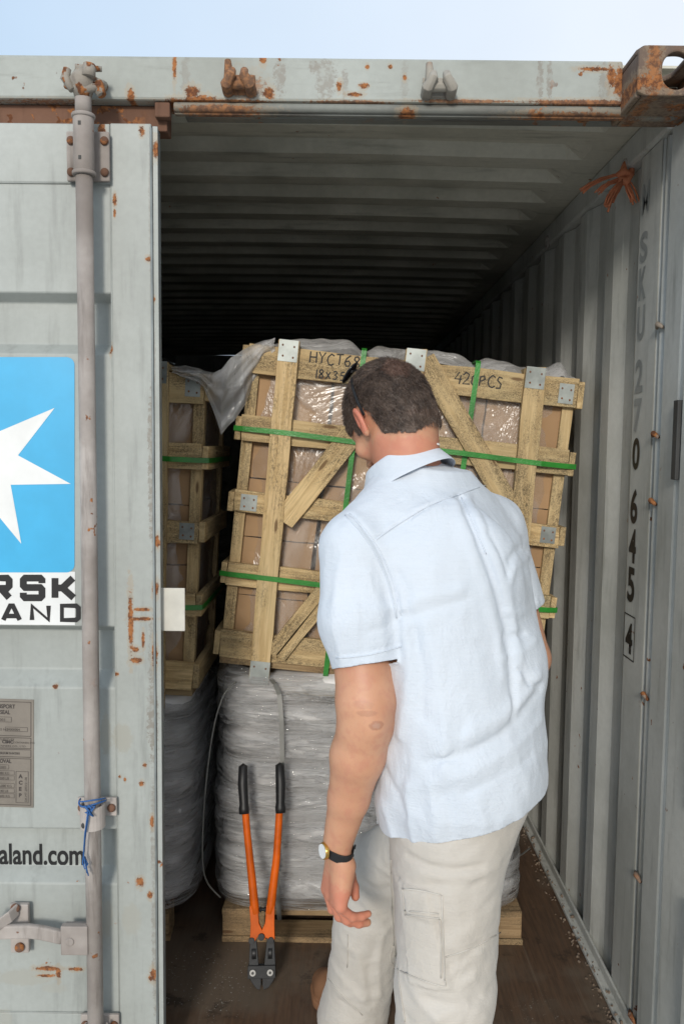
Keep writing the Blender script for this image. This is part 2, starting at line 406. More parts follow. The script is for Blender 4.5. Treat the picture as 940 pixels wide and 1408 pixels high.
door_rust = [st(*a) for a in ((180, 855, 4, 44), (195, 838, 17, 2.5), (196, 851, 17, 3), (186, 893, 6, 4), (187, 908, 9, 5), (197, 880, 2.5, 12),
    (75, 945, 4, 3), (160, 927, 4, 3), (140, 178, 5, 12), (195, 180, 4, 7), (215, 205, 5, 12), (204, 356, 4, 4), (211, 412, 3, 4), (158, 275, 3, 8), (158, 292, 2, 6),
    (193, 1213, 6, 7), (206, 1231, 4, 6), (195, 1077, 4, 4), (66, 1333, 20, 4), (80, 1340, 4, 9), (64, 1343, 14, 2.5), (104, 1334, 12, 3),
    (214, 810, 5, 10), (216, 745, 5, 8), (213, 900, 4, 20), (211, 1340, 5, 10), (207, 1345, 4, 5), (125, 862, 4, 8), (152, 480, 3, 7), (209, 1130, 3, 9), (199, 1052, 3, 3), (172, 1072, 2, 3), (165, 1068, 2, 2))]
door_pale = [st(*a) for a in ((145, 1011, 9, 34, .9), (168, 1015, 17, 24, .85), (145, 1263, 12, 32, .9), (181, 1264, 16, 27, .6), (35, 1345, 52, 14, .7), (75, 1360, 22, 8, .5), (5, 1400, 16, 14, .6))]
door_grime = [st(*a) for a in ((208, 650, 5, 110, .85), (209, 900, 5, 60, .6), (210, 985, 8, 70, .85), (211, 1150, 4, 90, .6), (208, 300, 3.5, 120, .5), (213, 1300, 5, 110, .6), (211, 480, 3, 80, .5))]
M['door'] = paint('door paint', (.385, .41, .39), (.28, .295, .275), .71, .65, door_rust, door_pale, door_grime, rough=.42)
head_rust = [st(*a) for a in ((20, 155, 60, 5), (180, 132, 6, 10), (265, 127, 10, 9), (275, 137, 22, 7), (240, 140, 16, 6), (370, 128, 8, 8), (362, 80, 5, 8), (466, 118, 4, 7), (500, 118, 7, 4), (505, 92, 3, 3),
    (556, 107, 3, 4), (536, 92, 3, 3), (840, 105, 6, 16), (815, 95, 22, 3), (852, 112, 10, 22), (240, 90, 3, 20), (560, 160, 8, 10), (765, 165, 5, 8), (487, 130, 12, 3), (340, 120, 24, 16, .6), (300, 139, 90, 3, .9), (480, 140, 60, 2.5, .8), (640, 139, 70, 2.5, .8), (800, 141, 80, 4, .9), (60, 138, 90, 3, .8))]
head_pale = [st(*a) for a in ((385, 105, 9, 26, .75), (448, 108, 14, 30, .7), (432, 92, 7, 10, .8), (474, 115, 5, 22, .7), (742, 110, 5, 32, .8), (755, 108, 4, 30, .8), (745, 140, 12, 5, .8), (255, 100, 7, 26, .5), (556, 110, 6, 30, .35), (830, 120, 8, 26, .6))]
M['header'] = paint('header paint', (.36, .385, .36), (.25, .26, .23), .66, .8, head_rust, [], [(c, r, s) for c, r, s in head_pale], rough=.5, vert=False)

def V(px, py, Y=YD): return at(px, py, Y)
M['keeper1'] = paint('keeper rusty', (.30, .25, .20), (.2, .12, .08), .42, 1, [st(330, 105, 60, 60, .7)], rough=.7)
M['gutter'] = paint('dirty shadowed gutter paint', (.21, .22, .20), (.10, .09, .075), .56, 1.0, [st(300, 150, 60, 8, .8), st(560, 158, 12, 10), st(800, 160, 90, 7, .8)], rough=.6, vert=False)  # dirt and rust; the gutter's dark shadow is also put into the base colour
# floor, walls, roof -------------------------------------------------
L = 5.95; YE = YD+L
bm = bmesh.new(); box(bm, (CX-1.176, 1.95, -.03), (CX+1.176, YE, 0)); obj('floor', bm, M['floor'], cont)
def wall(name, xin, sgn):
    """corrugated side: profile runs along y, extruded up"""
    prof = [(2.084, 0.0), (2.225, 0.0)]; y = 2.225
    while y < YE-.3:
        prof += [(y+.068, .021), (y+.138, .021), (y+.206, 0), (y+.278, 0)]; y += .278
    prof += [(YE, 0)]
    bm = bmesh.new(); a = []; b = []; c = []
    zt = 2.275
    for yy, dx in prof:
        a.append(bm.verts.new((xin+sgn*dx, yy, 0.0))); b.append(bm.verts.new((xin+sgn*dx, yy, zt)))
    for k in range(len(prof)-1): bm.faces.new((a[k], a[k+1], b[k+1], b[k]))
    # outer skin keeps the light out and gives the wall its thickness
    box(bm, (xin+sgn*.040, 2.0, -.1) if sgn > 0 else (xin-.043, 2.0, -.1), (xin+.043, YE, 2.36) if sgn > 0 else (xin-.040, YE, 2.36))
    return obj(name, bm, M['inner'], cont)
XR, XL = CX+1.176, CX-1.176
wall('side_wall', XR, 1); wall('side_wall', XL, -1)
for s, xw in ((1, XR), (-1, XL)):
    bm = bmesh.new()
    x0, x1 = sorted((xw-s*.012, xw+s*.038)); box(bm, (x0, 2.03, 2.277), (x1, YE, 2.352)); obj('top_rail', bm, M['inner'], cont, bevel=.008)
    bm = bmesh.new(); x0, x1 = sorted((xw-s*.030, xw-s*.002)); box(bm, (x0, 2.02, .001), (x1, YE, .016))
    x0, x1 = sorted((xw-s*.010, xw-s*.001)); box(bm, (x0, 2.02, .0165), (x1, YE, .045)); obj('floor_rail', bm, M['inner'], cont, bevel=.004)
bm = bmesh.new(); box(bm, (XL, YE, -.1), (XR, YE+.04, 2.36)); k = -1.1
while k < 1.1:
    box(bm, (CX+k, YE-.035, 0), (CX+k+.12, YE-.001, 2.3)); k += .24
obj('end_wall', bm, M['inner'], cont)
# roof with pressed cross corrugations
bm = bmesh.new(); xs = [-1.18, -1.09, -1.045, -1.03, -.5, 0, .5, 1.03, 1.045, 1.09, 1.18]; amp = [0, 0, .6, 1, 1, 1, 1, 1, .6, 0, 0]
ys = [(2.0, 0), (2.13, 0)]; y = 2.13
while y < YE-.3: ys += [(y+.030, .032), (y+.105, .032), (y+.135, 0), (y+.213, 0)]; y += .213
ys += [(YE, 0)]; G = []
for yy, d in ys: G.append([bm.verts.new((CX+x, yy, 2.352+d*a+.016*(1-(x/1.18)**2))) for x, a in zip(xs, amp)])
for r0, r1 in zip(G, G[1:]):
    for k in range(len(xs)-1): bm.faces.new((r0[k], r1[k], r1[k+1], r0[k+1]))
box(bm, (CX-1.22, 2.0, 2.402), (CX+1.22, YE+.04, 2.408))
obj('roof', bm, M['roofin'], cont)
# header, gutter, rust band, posts, sill ------------------------------
zt, zb = V(470, 79).z, V(470, 140).z
hd = bmesh.new(); box(hd, (CX-1.2, YD, zb), (at(877, 95, 1.806).x+.002, YD+.085, zt)); 
for f in hd.faces: pass
header = obj('header', hd, M['header'], cont, bevel=.006)
bm = bmesh.new()
pts = [(V(238, 146).x, YD+.012, V(470, 147).z), (V(935, 160).x, YD+.012, V(470, 147).z)]
tube(bm, pts, .011, 10); box(bm, (pts[0][0], YD+.014, pts[0][2]-.014), (pts[1][0], YD+.03, pts[0][2]))
box(bm, (pts[0][0]+.01, YD+.088, zb-.004), (pts[1][0], 2.03, zb+.008))
obj('gutter', bm, M['gutter'], header, bevel=.003)
bm = bmesh.new(); box(bm, (CX-1.19, YD+.03, V(60, 172).z), (V(226, 150).x, YD+.08, zb-.001)); 
box(bm, (V(212, 150).x, YD+.005, V(60, 158).z), (V(233, 150).x, YD+.028, zb-.002))
obj('door_seal', bm, M['rust'], header, bevel=.003)
for s in (1, -1):
    bm = bmesh.new(); x0, x1 = sorted((CX+s*1.17, CX+s*1.219)); box(bm, (x0, YD, -.05), (x1, YD+.105, zb-.006))
    x2, x3 = sorted((CX+s*1.205, CX+s*1.219)); box(bm, (x2, YD+.107, -.05), (x3, 2.098, zb-.006))
    x2, x3 = sorted((CX+s*1.178, CX+s*1.2)); box(bm, (x2, 2.085, .02), (x3, 2.0985, 2.28))
    post = obj('corner_post', bm, M['inner'], cont, bevel=.006)
    if s > 0:
        bm = bmesh.new(); xx = CX+1.188; tube(bm, [(xx, 2.055, .02), (xx, 2.055, 2.27)], .0125, 12)
        obj('lashing_bar', bm, M['inner'], post)
        for py in (448, 598, 690, 956, 1205, 1398):
            p = at(888, py, 2.05); bm = bmesh.new(); tube(bm, [(xx-.014, 2.03, p.z-.006), (xx-.02, 2.05, p.z+.004), (xx-.012, 2.075, p.z-.002)], [.004, .007, .004], 8)
            obj('lashing_lug', bm, M['keeper1'], post, smooth=True)
bm = bmesh.new(); box(bm, (CX-1.2, YD, -.15), (CX+1.2, 1.949, -.002)); obj('door_sill', bm, M['door'], cont, bevel=.005)
# corner casting with its three holes
def casting(parent, x0, sgn):
    bm = bmesh.new(); zc0, zc1 = V(877, 131, 1.806).z, V(877, 61, 1.806).z; h = zc1-zc0; w = .162; d = .178; t = .013
    xc = x0+sgn*w/2; zc = (zc0+zc1)/2; Y0 = 1.806
    plate_hole(bm, (xc, Y0, zc), (1, 0, 0), (0, 0, 1), (0, 1, 0), w, h, t, (.030, .038))
    plate_hole(bm, (xc, Y0+d/2, zc1), (1, 0, 0), (0, 1, 0), (0, 0, -1), w-.001, d-.002, t, (.036, .062))
    xo = x0+sgn*w
    plate_hole(bm, (xo, Y0+d/2, zc), (0, 1, 0), (0, 0, 1), (-sgn, 0, 0), d-.002, h-.002, t, (.05, .033))
    a, b = sorted((x0+sgn*.0005, x0+sgn*.012)); box(bm, (a, Y0+.0135, zc0+.001), (b, Y0+d, zc1-.014))
    a, b = sorted((x0+sgn*.013, xo-sgn*.014)); box(bm, (a, Y0+.0135, zc0+.001), (b, Y0+d, zc0+.012))
    box(bm, (a, Y0+d-.012, zc0+.013), (b, Y0+d, zc1-.015))
    return obj('corner_casting', finish(bm), M['rustpaint'], parent, bevel=.004)
M['rustpaint'] = paint('rusted casting paint', (.16, .115, .085), (.10, .06, .045), .52, 1.0, [st(860, 140, 80, 12), st(890, 70, 60, 10), st(875, 120, 12, 60, .8), st(925, 125, 40, 14, .9)], rough=.7)
CXL = at(877, 95, 1.806).x; casting(cont, CXL, 1); casting(cont, CX*2-CXL, -1)
# cam keepers on the header
def keeper(px, py, w, rust=True, flip=1):
    p = V(px, py); k = YD/FPX; X = p.x; Z = p.z; bm = bmesh.new()
    box(bm, (X-w*k/2, YD-.006, Z-15*k), (X+w*k/2, YD+.002, Z+10*k))
    for s in (-1, 1):
        xx = X+s*w*k*.38; xx2 = xx-s*.012
        tube(bm, [(xx, YD-.002, Z-12*k), (xx, YD-.036, Z-9*k), (xx2, YD-.045, Z), (xx2, YD-.030, Z+9*k)], [.013, .013, .011, .009], 8)
    tube(bm, [(X-w*k*.36, YD-.024, Z-5*k), (X+w*k*.36, YD-.024, Z-5*k)], [.014, .0135], 10)
    if flip: tube(bm, [(X-w*k*.30, YD-.03, Z), (X-w*k*.34, YD-.032, Z+22*k)], [.012, .007], 8)
    return obj('cam_keeper', finish(bm), M['keeper%d' % rust], header, bevel=.0015)
M['keeper0'] = paint('keeper worn', (.40, .38, .33), (.17, .13, .10), .53, 1, [], rough=.6)
keeper(330, 115, 40, True); keeper(602, 119, 42, False)

# ------------------------------------------------------------------ left door
zd1, zd0 = V(150, 169).z, -.02
xe = V(219, 700).x; xs_ = V(157, 700).x; xfl = CX-1.168
bm = bmesh.new()
box(bm, (xs_, YD, zd0), (xe-.012, YD+.045, zd1))                         # closing stile
zbead = V(60, 251).z; zbb = V(60, 1393).z
box(bm, (xfl, YD+.001, zbead), (xs_-.0005, YD+.045, zd1-.001)); box(bm, (xfl, YD+.001, zd0), (xs_-.0005, YD+.045, zbb))
box(bm, (xfl, YD, zbb+.0004), (xfl+.09, YD+.045, zbead-.0004))
prof = [(251, 0)]
for a, b, c, d in ((402, 413, 471, 486), (861, 870, 925, 946), (1140, 1147, 1199, 1216)): prof += [(a, 0), (b, .032), (c, .032), (d, 0)]
prof += [(1393, 0)]
L_ = [bm.verts.new((xfl+.09, YD+.004+d, V(60, py).z)) for py, d in prof]; R_ = [bm.verts.new((xs_-.0002, YD+.004+d, V(60, py).z)) for py, d in prof]
for k in range(len(prof)-1): bm.faces.new((L_[k+1], R_[k+1], R_[k], L_[k]))
door = obj('door', bm, M['door'], cont, bevel=.003, label='closed left door of the container, painted pale grey')
bm = bmesh.new(); tube(bm, [(xs_-.0005, YD+.003, zd0+.01), (xs_-.0005, YD+.003, zd1-.02)], .0022, 6)
tube(bm, [(xfl+.05, YD+.003, zbead), (xs_, YD+.003, zbead)], .0025, 6); tube(bm, [(xfl+.05, YD+.003, zbb), (xs_, YD+.003, zbb)], .0025, 6)
obj('weld_seam', bm, M['door'], door)
bm = bmesh.new(); box(bm, (xe-.0105, YD+.006, zd0), (xe-.0015, YD+.044, zd1-.004)); tube(bm, [(xe-.0125, YD-.001, zd0), (xe-.0125, YD-.001, zd1-.01)], .003, 6)
obj('gasket', bm, M['lip'], door)
bm = bmesh.new(); box(bm, (xe-.0095, YD+.001, zd0), (xe+.002, YD+.0055, zd1-.006)); obj('edge_strip', bm, M['door'], door, bevel=.001)
bm = bmesh.new(); p0, p1 = V(217, 868, YD+.02), V(254, 809, YD+.02); box(bm, (p0.x-.01, YD+.022, p0.z), (p1.x, YD+.026, p1.z))
obj('label_plate', bm, M['tag'], door, bevel=.004, label='small blank off white plate sticking out past the door edge')

# lock rod
def lock_rod(xo, full=True):
    xr = V(115.5, 200, 1.862).x + xo; yr = 1.862
    bm = bmesh.new(); zz = lambda py: V(118, py, yr).z
    tube(bm, [(xr, yr, -.1), (xr, yr, zz(240))], .0185, 20); tube(bm, [(xr, yr, zz(160)), (xr, yr, zz(124))], .0175, 20)
    rod = obj('lock_rod', bm, M['galv'], door)
    bm = bmesh.new(); tube(bm, [(xr, yr, zz(238)), (xr, yr, zz(160))], .0225, 20)
    tube(bm, [(xr, yr, zz(242)), (xr, yr, zz(236))], .026, 20); tube(bm, [(xr, yr, zz(163)), (xr, yr, zz(157))], .0255, 20)
    pb = V(121, 207, 1.895); box(bm, (xr-.048, 1.892, zz(243)), (xr+.047, 1.903, zz(173)))
    br = obj('rod_bracket', bm, M['galv'], door, bevel=.003)
    for sx in (-.037, .037):
        for py in (187, 231):
            bm = bmesh.new(); bmesh.ops.create_uvsphere(bm, u_segments=12, v_segments=8, radius=.0095, matrix=Matrix.Translation((xr+sx, 1.889, zz(py))) @ Matrix.Diagonal((1, .7, 1, 1)))
            obj('bolt', bm, M['rust'], br, smooth=True)
    for py in (174, 221): bm = bmesh.new(); box(bm, (xr-.005, yr-.0235, zz(py)-.004), (xr+.001, yr-.0215, zz(py)+.004)); obj('rivet', bm, M['gasket'], br)
    # cam head
    bm = bmesh.new(); tube(bm, [(xr, yr, zz(134)), (xr, yr-.004, zz(112)), (xr+.003, yr, zz(100))], [.018, .028, .020], 14)
    tube(bm, [(xr-.03, yr-.01, zz(98)), (xr-.034, yr-.012, zz(110)), (xr-.018, yr-.014, zz(128))], [.009, .011, .008], 8)
    tube(bm, [(xr+.02, yr-.018, zz(94)), (xr+.018, yr-.02, zz(112))], [.013, .015], 10)
    tube(bm, [(xr-.036, yr-.004, zz(118)), (xr, yr-.012, zz(126)), (xr+.038, yr-.004, zz(121))], [.008, .013, .008], 8)
    tube(bm, [(xr-.012, yr-.012, zz(97)), (xr+.042, yr-.004, zz(96))], [.009, .006], 8)
    tube(bm, [(xr+.03, YD, zz(105)), (xr+.03, yr, zz(116)), (xr+.042, yr-.004, zz(132))], [.012, .015, .010], 8)
    obj('cam', finish(bm), M['keeper0'], rod)
    # lower bearing
    for py in (1117, 1420):
        bm = bmesh.new(); box(bm, (xr-.046, 1.894, zz(py+13)), (xr+.046, 1.903, zz(py-12)))
        n = 14; ring = [(xr+.026*math.sin(a), yr-.026*math.cos(a)) for a in [(-.5+k/n)*math.pi*1.25 for k in range(n+1)]]
        band(bm, [(x, y, zz(py+4)) for x, y in ring], 34*1.862/FPX, .005, (0, 0, 1))
        lb = obj('rod_bearing', finish(bm), M['galv'], door, bevel=.002)
        for sx in (-.034, .035):
            bm = bmesh.new(); bmesh.ops.create_uvsphere(bm, u_segments=12, v_segments=8, radius=.010, matrix=Matrix.Translation((xr+sx, 1.89, zz(py+1))) @ Matrix.Diagonal((1, .7, 1, 1)))
            obj('bolt', bm, M['rust'], lb, smooth=True)
        bm = bmesh.new(); bmesh.ops.create_uvsphere(bm, u_segments=12, v_segments=8, radius=.008, matrix=Matrix.Translation((xr-.012, yr-.0235, zz(py+12))) @ Matrix.Diagonal((1, .3, 1, 1)))
        obj('hole', bm, M['gasket'], lb, smooth=True)
    # handle with hub and catch
    hz = V(98, 1292, 1.85).z; hx = V(98, 1292, 1.85).x+xo
    bm = bmesh.new(); box(bm, (hx-.022, 1.842, hz-.034), (xr-.010, 1.860, hz+.036)); box(bm, (hx-.020, 1.861, hz-.03), (xr-.012, 1.876, hz+.03))
    tube(bm, [(hx+.0, 1.838, hz), (hx+.0, 1.88, hz)], .010, 12)
    hub = obj('handle_hub', bm, M['galv'], rod, bevel=.004)
    q = V(40, 1283, 1.855)
    bm = bmesh.new(); pts = [(hx-.02, 1.853, hz+.004), (q.x+xo+.03, 1.855, q.z+.002), (q.x+xo, 1.857, q.z+.004), (q.x+xo-.1, 1.857, q.z), (q.x+xo-.36, 1.86, q.z-.005)]
    band(bm, pts, .033, .014, (0, 0, 1)); obj('handle', bm, M['galv'], rod, bevel=.004)
    ck = V(27, 1276, 1.89); bm = bmesh.new()
    box(bm, (ck.x+xo-.022, 1.889, ck.z-.062), (ck.x+xo+.022, 1.903, ck.z+.058)); 
    band(bm, [(ck.x+xo, 1.885, ck.z+.05), (ck.x+xo-.01, 1.86, ck.z+.045), (ck.x+xo-.03, 1.845, ck.z+.035), (ck.x+xo-.055, 1.84, ck.z+.05)], .03, .006, (0, 0, 1))
    ct = obj('handle_catch', bm, M['galv'], door, bevel=.005)
    for dx, py in ((-.006, 1250), (.002, 1304)):
        bm = bmesh.new(); bmesh.ops.create_uvsphere(bm, u_segments=12, v_segments=8, radius=.0115, matrix=Matrix.Translation((ck.x+xo+dx, 1.883, V(25, py, 1.88).z)) @ Matrix.Diagonal((1, .7, 1, 1)))
        obj('bolt', bm, M['rust'], ct, smooth=True)
    return rod, xr, yr
rod, XRD, YRD = lock_rod(0)
lock_rod(-.62)

# ---- decals and lettering on the door
def pz(px, py, d=0): p = V(px, py, YD+.004); return Vector((p.x, YD+.004-d, p.z))
K = (YD+.004)/FPX
def decal(name, poly_px, d, mat, parent=door, label=None):
    bm = bmesh.new(); f = bm.faces.new([bm.verts.new(pz(x, y, d)) for x, y in poly_px]); 
    bm.normal_update()
    if f.normal.y > 0: f.normal_flip()
    return obj(name, bm, mat, parent, label=label)
def rrect(x0, y0, x1, y1, r, corners=(1, 1, 1, 1)):
    out = []
    for (cx, cy, a0), on in zip(((x1-r, y0+r, -90), (x1-r, y1-r, 0), (x0+r, y1-r, 90), (x0+r, y0+r, 180)), corners):
        out += [(cx+r*math.cos(math.radians(a0+t)), cy+r*math.sin(math.radians(a0+t))) for t in range(0, 91, 15)]
    return out
decal('logo_backing', [(-215, 786), (103.5, 786), (103.5, 859.5), (-215, 857)], .0006, M['white_vinyl'])
decal('logo_square', rrect(-146, 491, 103, 787, 11), .0012, M['blue_vinyl'], label='blue square emblem with a white seven pointed star')
sc = (-21.5, 636); R7, r7 = 123, 48; poly = []
a0 = math.degrees(math.atan2(665.7-sc[1], 99.6-sc[0]))
for k in range(7):
    for rr, da in ((R7, 0), (r7, 360/14)):
        a = math.radians(a0+k*360/7+da); poly.append((sc[0]+rr*math.cos(a), sc[1]+rr*math.sin(a)))
decal('logo_star', poly, .0018, M['white_vinyl'])
# wide square lettering, drawn as strokes in a unit cell
GL = {'M': [[(0, 0), (0, 1), (.5, .45), (1, 1), (1, 0)]], 'A': [[(0, 0), (.42, 1), (.58, 1), (1, 0)], [(.17, .28), (.83, .28)]],
      'E': [[(1, 0), (0, 0), (0, 1), (1, 1)], [(0, .5), (.92, .5)]], 'R': [[(0, 0), (0, 1), (.88, 1), (1, .88), (1, .6), (.88, .48), (0, .48)], [(.55, .48), (1, 0)]],
      'S': [[(0, .26), (0, .1), (.1, 0), (.9, 0), (1, .1), (1, .42), (.9, .52), (.1, .52), (0, .62), (0, .9), (.1, 1), (.9, 1), (1, .9), (1, .74)]],
      'K': [[(0, 0), (0, 1)], [(.04, .5), (.4, .5), (.96, 1)], [(.4, .5), (1, 0)]], 'L': [[(0, 1), (0, 0), (1, 0)]], 'N': [[(0, 0), (0, 1), (1, 0), (1, 1)]],
      'D': [[(0, 0), (0, 1), (.85, 1), (1, .85), (1, .15), (.85, 0), (0, 0)]]}
def word(name, chars, xs0, y0, y1, cw, wpx, d):
    """chars placed at the pixel x positions xs0, from y0 (top) to y1 (bottom)"""
    bm = bmesh.new(); i = 0
    for ch, x0 in zip(chars, xs0):
        for s in GL[ch]:
            b = bmesh.new(); ribbon(b, [((x0+wpx/2+u*(cw-wpx)), (y1-wpx/2-v*(y1-y0-wpx))) for u, v in s], wpx, 0)
            for v in b.verts: q = pz(v.co.x, v.co.y, d+i*.00004); v.co = q
            join(bm, b); i += 1
    bm.normal_update()
    for f in bm.faces:
        if f.normal.y > 0: f.normal_flip()
    return obj(name, bm, M['black'], door)
word('company_name', 'MAERSK', [-205, -152, -108, -62+45-3, 27, 70], 790, 826.5, 36, 9.6, .0012) if False else None
word('company_name', 'MAERSK', [-148, -104, -60, -17, 28, 71.5], 790, 826.5, 35, 9.4, .0012)
word('company_name', 'SEALAND', [-160, -119, -79, -38, 1.5, 41.5, 82], 829.5, 855.5, 30 , 6.6, .0012) if False else None
word('company_name', 'SEALAND', [-159, -118, -78, -38+0, 2 , 41.5, 82.5], 829.5, 855.5, 28.5, 6.4, .0012) if False else None
def word2():
    order = [('S', -159), ('E', -119), ('A', -80), ('L', -38), ('A', 2), ('N', 41.5), ('D', 82.5)]
    word('company_name', [o[0] for o in order], [o[1] for o in order], 829.5, 855.5, 29, 6.4, .0012)
word2()
# web address, condensed
b = text_mesh('aland.co', 1, .022); x1 = max(v.co.x for v in b.verts); x0 = min(v.co.x for v in b.verts); cap = max(v.co.y for v in b.verts); b.free()
b = text_mesh('www.maersksealand.com', 1, .022); b.free(); b = text_mesh('aland.com', 1, .022); pre = x0
b2 = text_mesh('www.maerskse', 1, .022); w2 = max(v.co.x for v in b2.verts); b2.transform(Matrix.Translation((x0-.07-w2, 0, 0))); join(b, b2)
SX = (101-1)*K/(x1-x0); SZ = 31*K/cap; base = pz(-8, 1187, 0)
for v in b.verts: v.co = Vector((base.x+(v.co.x-pre)*SX, YD+.004+.032-.0012, V(30, 1188, YD+.036).z+v.co.y*SZ))
obj('web_address', b, M['black'], door)
# data plate, a little crooked
pm = Matrix.Translation(pz(47, 962, 0)) @ Matrix.Rotation(math.radians(1.2), 4, 'Y') @ Matrix.Rotation(math.pi/2, 4, 'X')
bm = bmesh.new(); box(bm, (-.20, -.262, 0), (0, 0, .002), pm); dp = obj('data_plate', bm, M['plate'], door, label='crooked brown etched data plate')
bm = bmesh.new()
def frame(x0, y0, x1, y1, w=.0016):
    ribbon(bm, [(x0, y0), (x1, y0), (x1, y1), (x0, y1), (x0, y0)], w, .0026+ZC[0]); ZC[0] += .00003
def line(txt, x, y, s, bold=.0, sx=1, al='LEFT', rot=0):
    b = text_mesh(txt, s, bold*s, sx, al); b.transform(Matrix.Translation((x, y, .0026)) @ Matrix.Rotation(rot, 4, 'Z')); join(bm, b)
frame(-.197, -.088, -.006, -.006); frame(-.197, -.118, -.006, -.0925); frame(-.197, -.139, -.006, -.121); frame(-.197, -.256, -.006, -.143)
line('APPROVED FOR TRANSPORT', -.188, -.022, .0135, .03, .82); line('UNDER CUSTOMS SEAL', -.172, -.036, .0135, .03, .82)
frame(-.09, -.055, -.052, -.043, .001); line('2003', -.084, -.053, .009)
line('TYPE NO.', -.14, -.066, .008); line('MANUFACTURERS NO.', -.14, -.076, .008); frame(-.066, -.077, -.014, -.067, .001); line('M000004', -.062, -.0755, .008)
line('MANUFACTURED BY', -.12, -.100, .008); line('CIMC', -.074, -.1065, .010, .05, 1.1); line('CONTAINERS LTD', -.047, -.106, .006); line('SHANGHAI CIMC REEFER CONTAINERS CO., LTD', -.19, -.115, .006, 0, 1.3)
line('TIMBER COMPONENT TREATMENT  IM/BASILEUM SI-84/2003', -.192, -.133, .0075, .02, .8)
line('CSC SAFETY APPROVAL', -.165, -.154, .0125, .04, .85); frame(-.11, -.169, -.058, -.159, .001); line('01/2003', -.09, -.1675, .008)
for i, t in enumerate(('30480', '67,200', '216,080', '15240', '33,600')):
    y = -.182-i*.0125 - (.006 if i > 1 else 0); frame(-.15, y-.001, -.045, y+.009, .0008); line(t+' KG' if i % 2 == 0 else t+' LB', -.09, y, .008)
frame(-.041, -.250, -.012, -.174, .001)
for i, t in enumerate('ACEP'): line(t, -.0345, -.190-i*.0155, .0125, .05)
line('DK-MT-2003/21-08', -.015, -.248, .0075, 0, 1, 'LEFT', math.pi/2); line('MAXIMUM GROSS WEIGHT 30480 KG', -.19, -.2545, .0065)
bm.transform(pm); obj('plate_lettering', bm, M['dark_etch'], dp)
# interior number, upright characters one below another on the flat panel beside the post
ink_f = simple('faded stencil ink', (.33, .345, .335), .6)
wm = Matrix(((0, 0, -1, XR-.0015), (-1, 0, 0, 2.185), (0, 1, 0, 0), (0, 0, 0, 1)))
sw = [o for o in cont.children if o.name == 'side_wall'][0]
for t, a, b_, mt in (('M', 250, 293, ink_f), ('S', 318, 360, ink_f), ('K', 367, 412, ink_f), ('U', 420, 468, ink_f), ('2', 494, 540, ink_f), ('7', 548, 595, ink_f), ('0', 602, 646, M['black']),
                     ('6', 672, 720, M['black']), ('4', 727, 774, M['black']), ('5', 780, 828, M['black']), ('4', 856, 898, M['black'])):
    b = text_mesh(t, 1, .03); xa = min(v.co.x for v in b.verts); xb = max(v.co.x for v in b.verts); ya = min(v.co.y for v in b.verts); yb = max(v.co.y for v in b.verts)
    z0, z1 = at(868, b_, 2.185).z, at(868, a, 2.185).z
    for v in b.verts: v.co = Vector(((v.co.x-xa)/(xb-xa)*.052-.026, z0+(v.co.y-ya)/(yb-ya)*(z1-z0), 0))
    b.transform(wm); obj('stencilled_number', b, mt, sw)
b = bmesh.new(); z0, z1 = at(866, 905, 2.185).z, at(866, 846, 2.185).z
ribbon(b, [(-.04, z0), (.04, z0), (.04, z1), (-.04, z1), (-.04, z0)], .004); b.transform(wm); obj('stencilled_number', b, M['black'], sw)
# ---- right door, swung open
hp = Vector((.757, 1.878, 0)); ang = math.radians(-4)
rm = Matrix.Translation(hp) @ Matrix.Rotation(ang, 4, 'Z').inverted()
bm = bmesh.new(); ztop = at(927, 132, 1.87).z
box(bm, (0, -1.15, -.02), (.045, 0, ztop)); 
for z0, z1 in ((.1, .55), (.75, 1.2), (1.4, 1.85)): box(bm, (-.02, -1.0, z0), (-.001, -.15, z1))
bm.transform(rm); rd = obj('door', bm, M['inner'], cont, bevel=.012, label='right door of the container, swung open')
for py in (605,): bm = bmesh.new(); p = at(922, py, 1.88); box(bm, (hp.x-.006, 1.8795, p.z-.09), (hp.x+.03, 1.905, p.z+.09)); obj('hinge_gap', bm, M['gasket'], rd, bevel=.002)  # dark bar standing in for the shaded gap at the hinge side
# rings for lashing on the right wall, and the rope knotted in the top one
def ring(px, py, r=.022, x=XR-.012):
    Y = (x)*1/((at(px, py, 1).x)); p = at(px, py, Y); bm = bmesh.new()
    tube(bm, [(p.x, p.y+r*math.cos(a), p.z+r*math.sin(a)) for a in [k*math.pi/10 for k in range(21)]], .0048, 8, cap=False)
    tube(bm, [(XR+.01, p.y, p.z+r*.9), (p.x, p.y, p.z+r)], .007, 8); obj('lashing_ring', bm, M['galv'], cont); return p
rp = ring(858, 232); ring(752, 333, .02); ring(728, 1168, .02)
# ================================================================== loose small things at the container
def blob_band(pts, w, tw=0): pass
tie = root('rope_tie', 'frayed orange rope tied to a ring high on the right wall', 'rope', (rp.x-.01, rp.y, rp.z-.02))
bm = bmesh.new(); k0 = at(858, 246, rp.y-.01)
def strand(px_pts, r=.009, dy=0):
    pts = [at(x, y, rp.y-.015+dy-.0008*i*i) for i, (x, y) in enumerate(px_pts)]
    n = len(pts)
    for q in range(9):
        o_ = Vector((random.gauss(0, 1), random.gauss(0, 1), random.gauss(0, 1)))*r*.42
        tube(bm, [p+o_*(.5+1.1*i/n)+Vector((random.gauss(0, 1), random.gauss(0, 1), random.gauss(0, 1)))*.0012 for i, p in enumerate(pts)], r*.24, 5)
strand([(857, 243), (845, 242), (828, 247), (812, 255), (801, 263)], .0085)
strand([(857, 244), (843, 249), (832, 254), (822, 264)], .008, -.008)
strand([(856, 246), (848, 258), (839, 270), (833, 283)], .0115, -.014)
strand([(857, 245), (864, 253), (869, 264), (873, 278)], .0095, -.006)
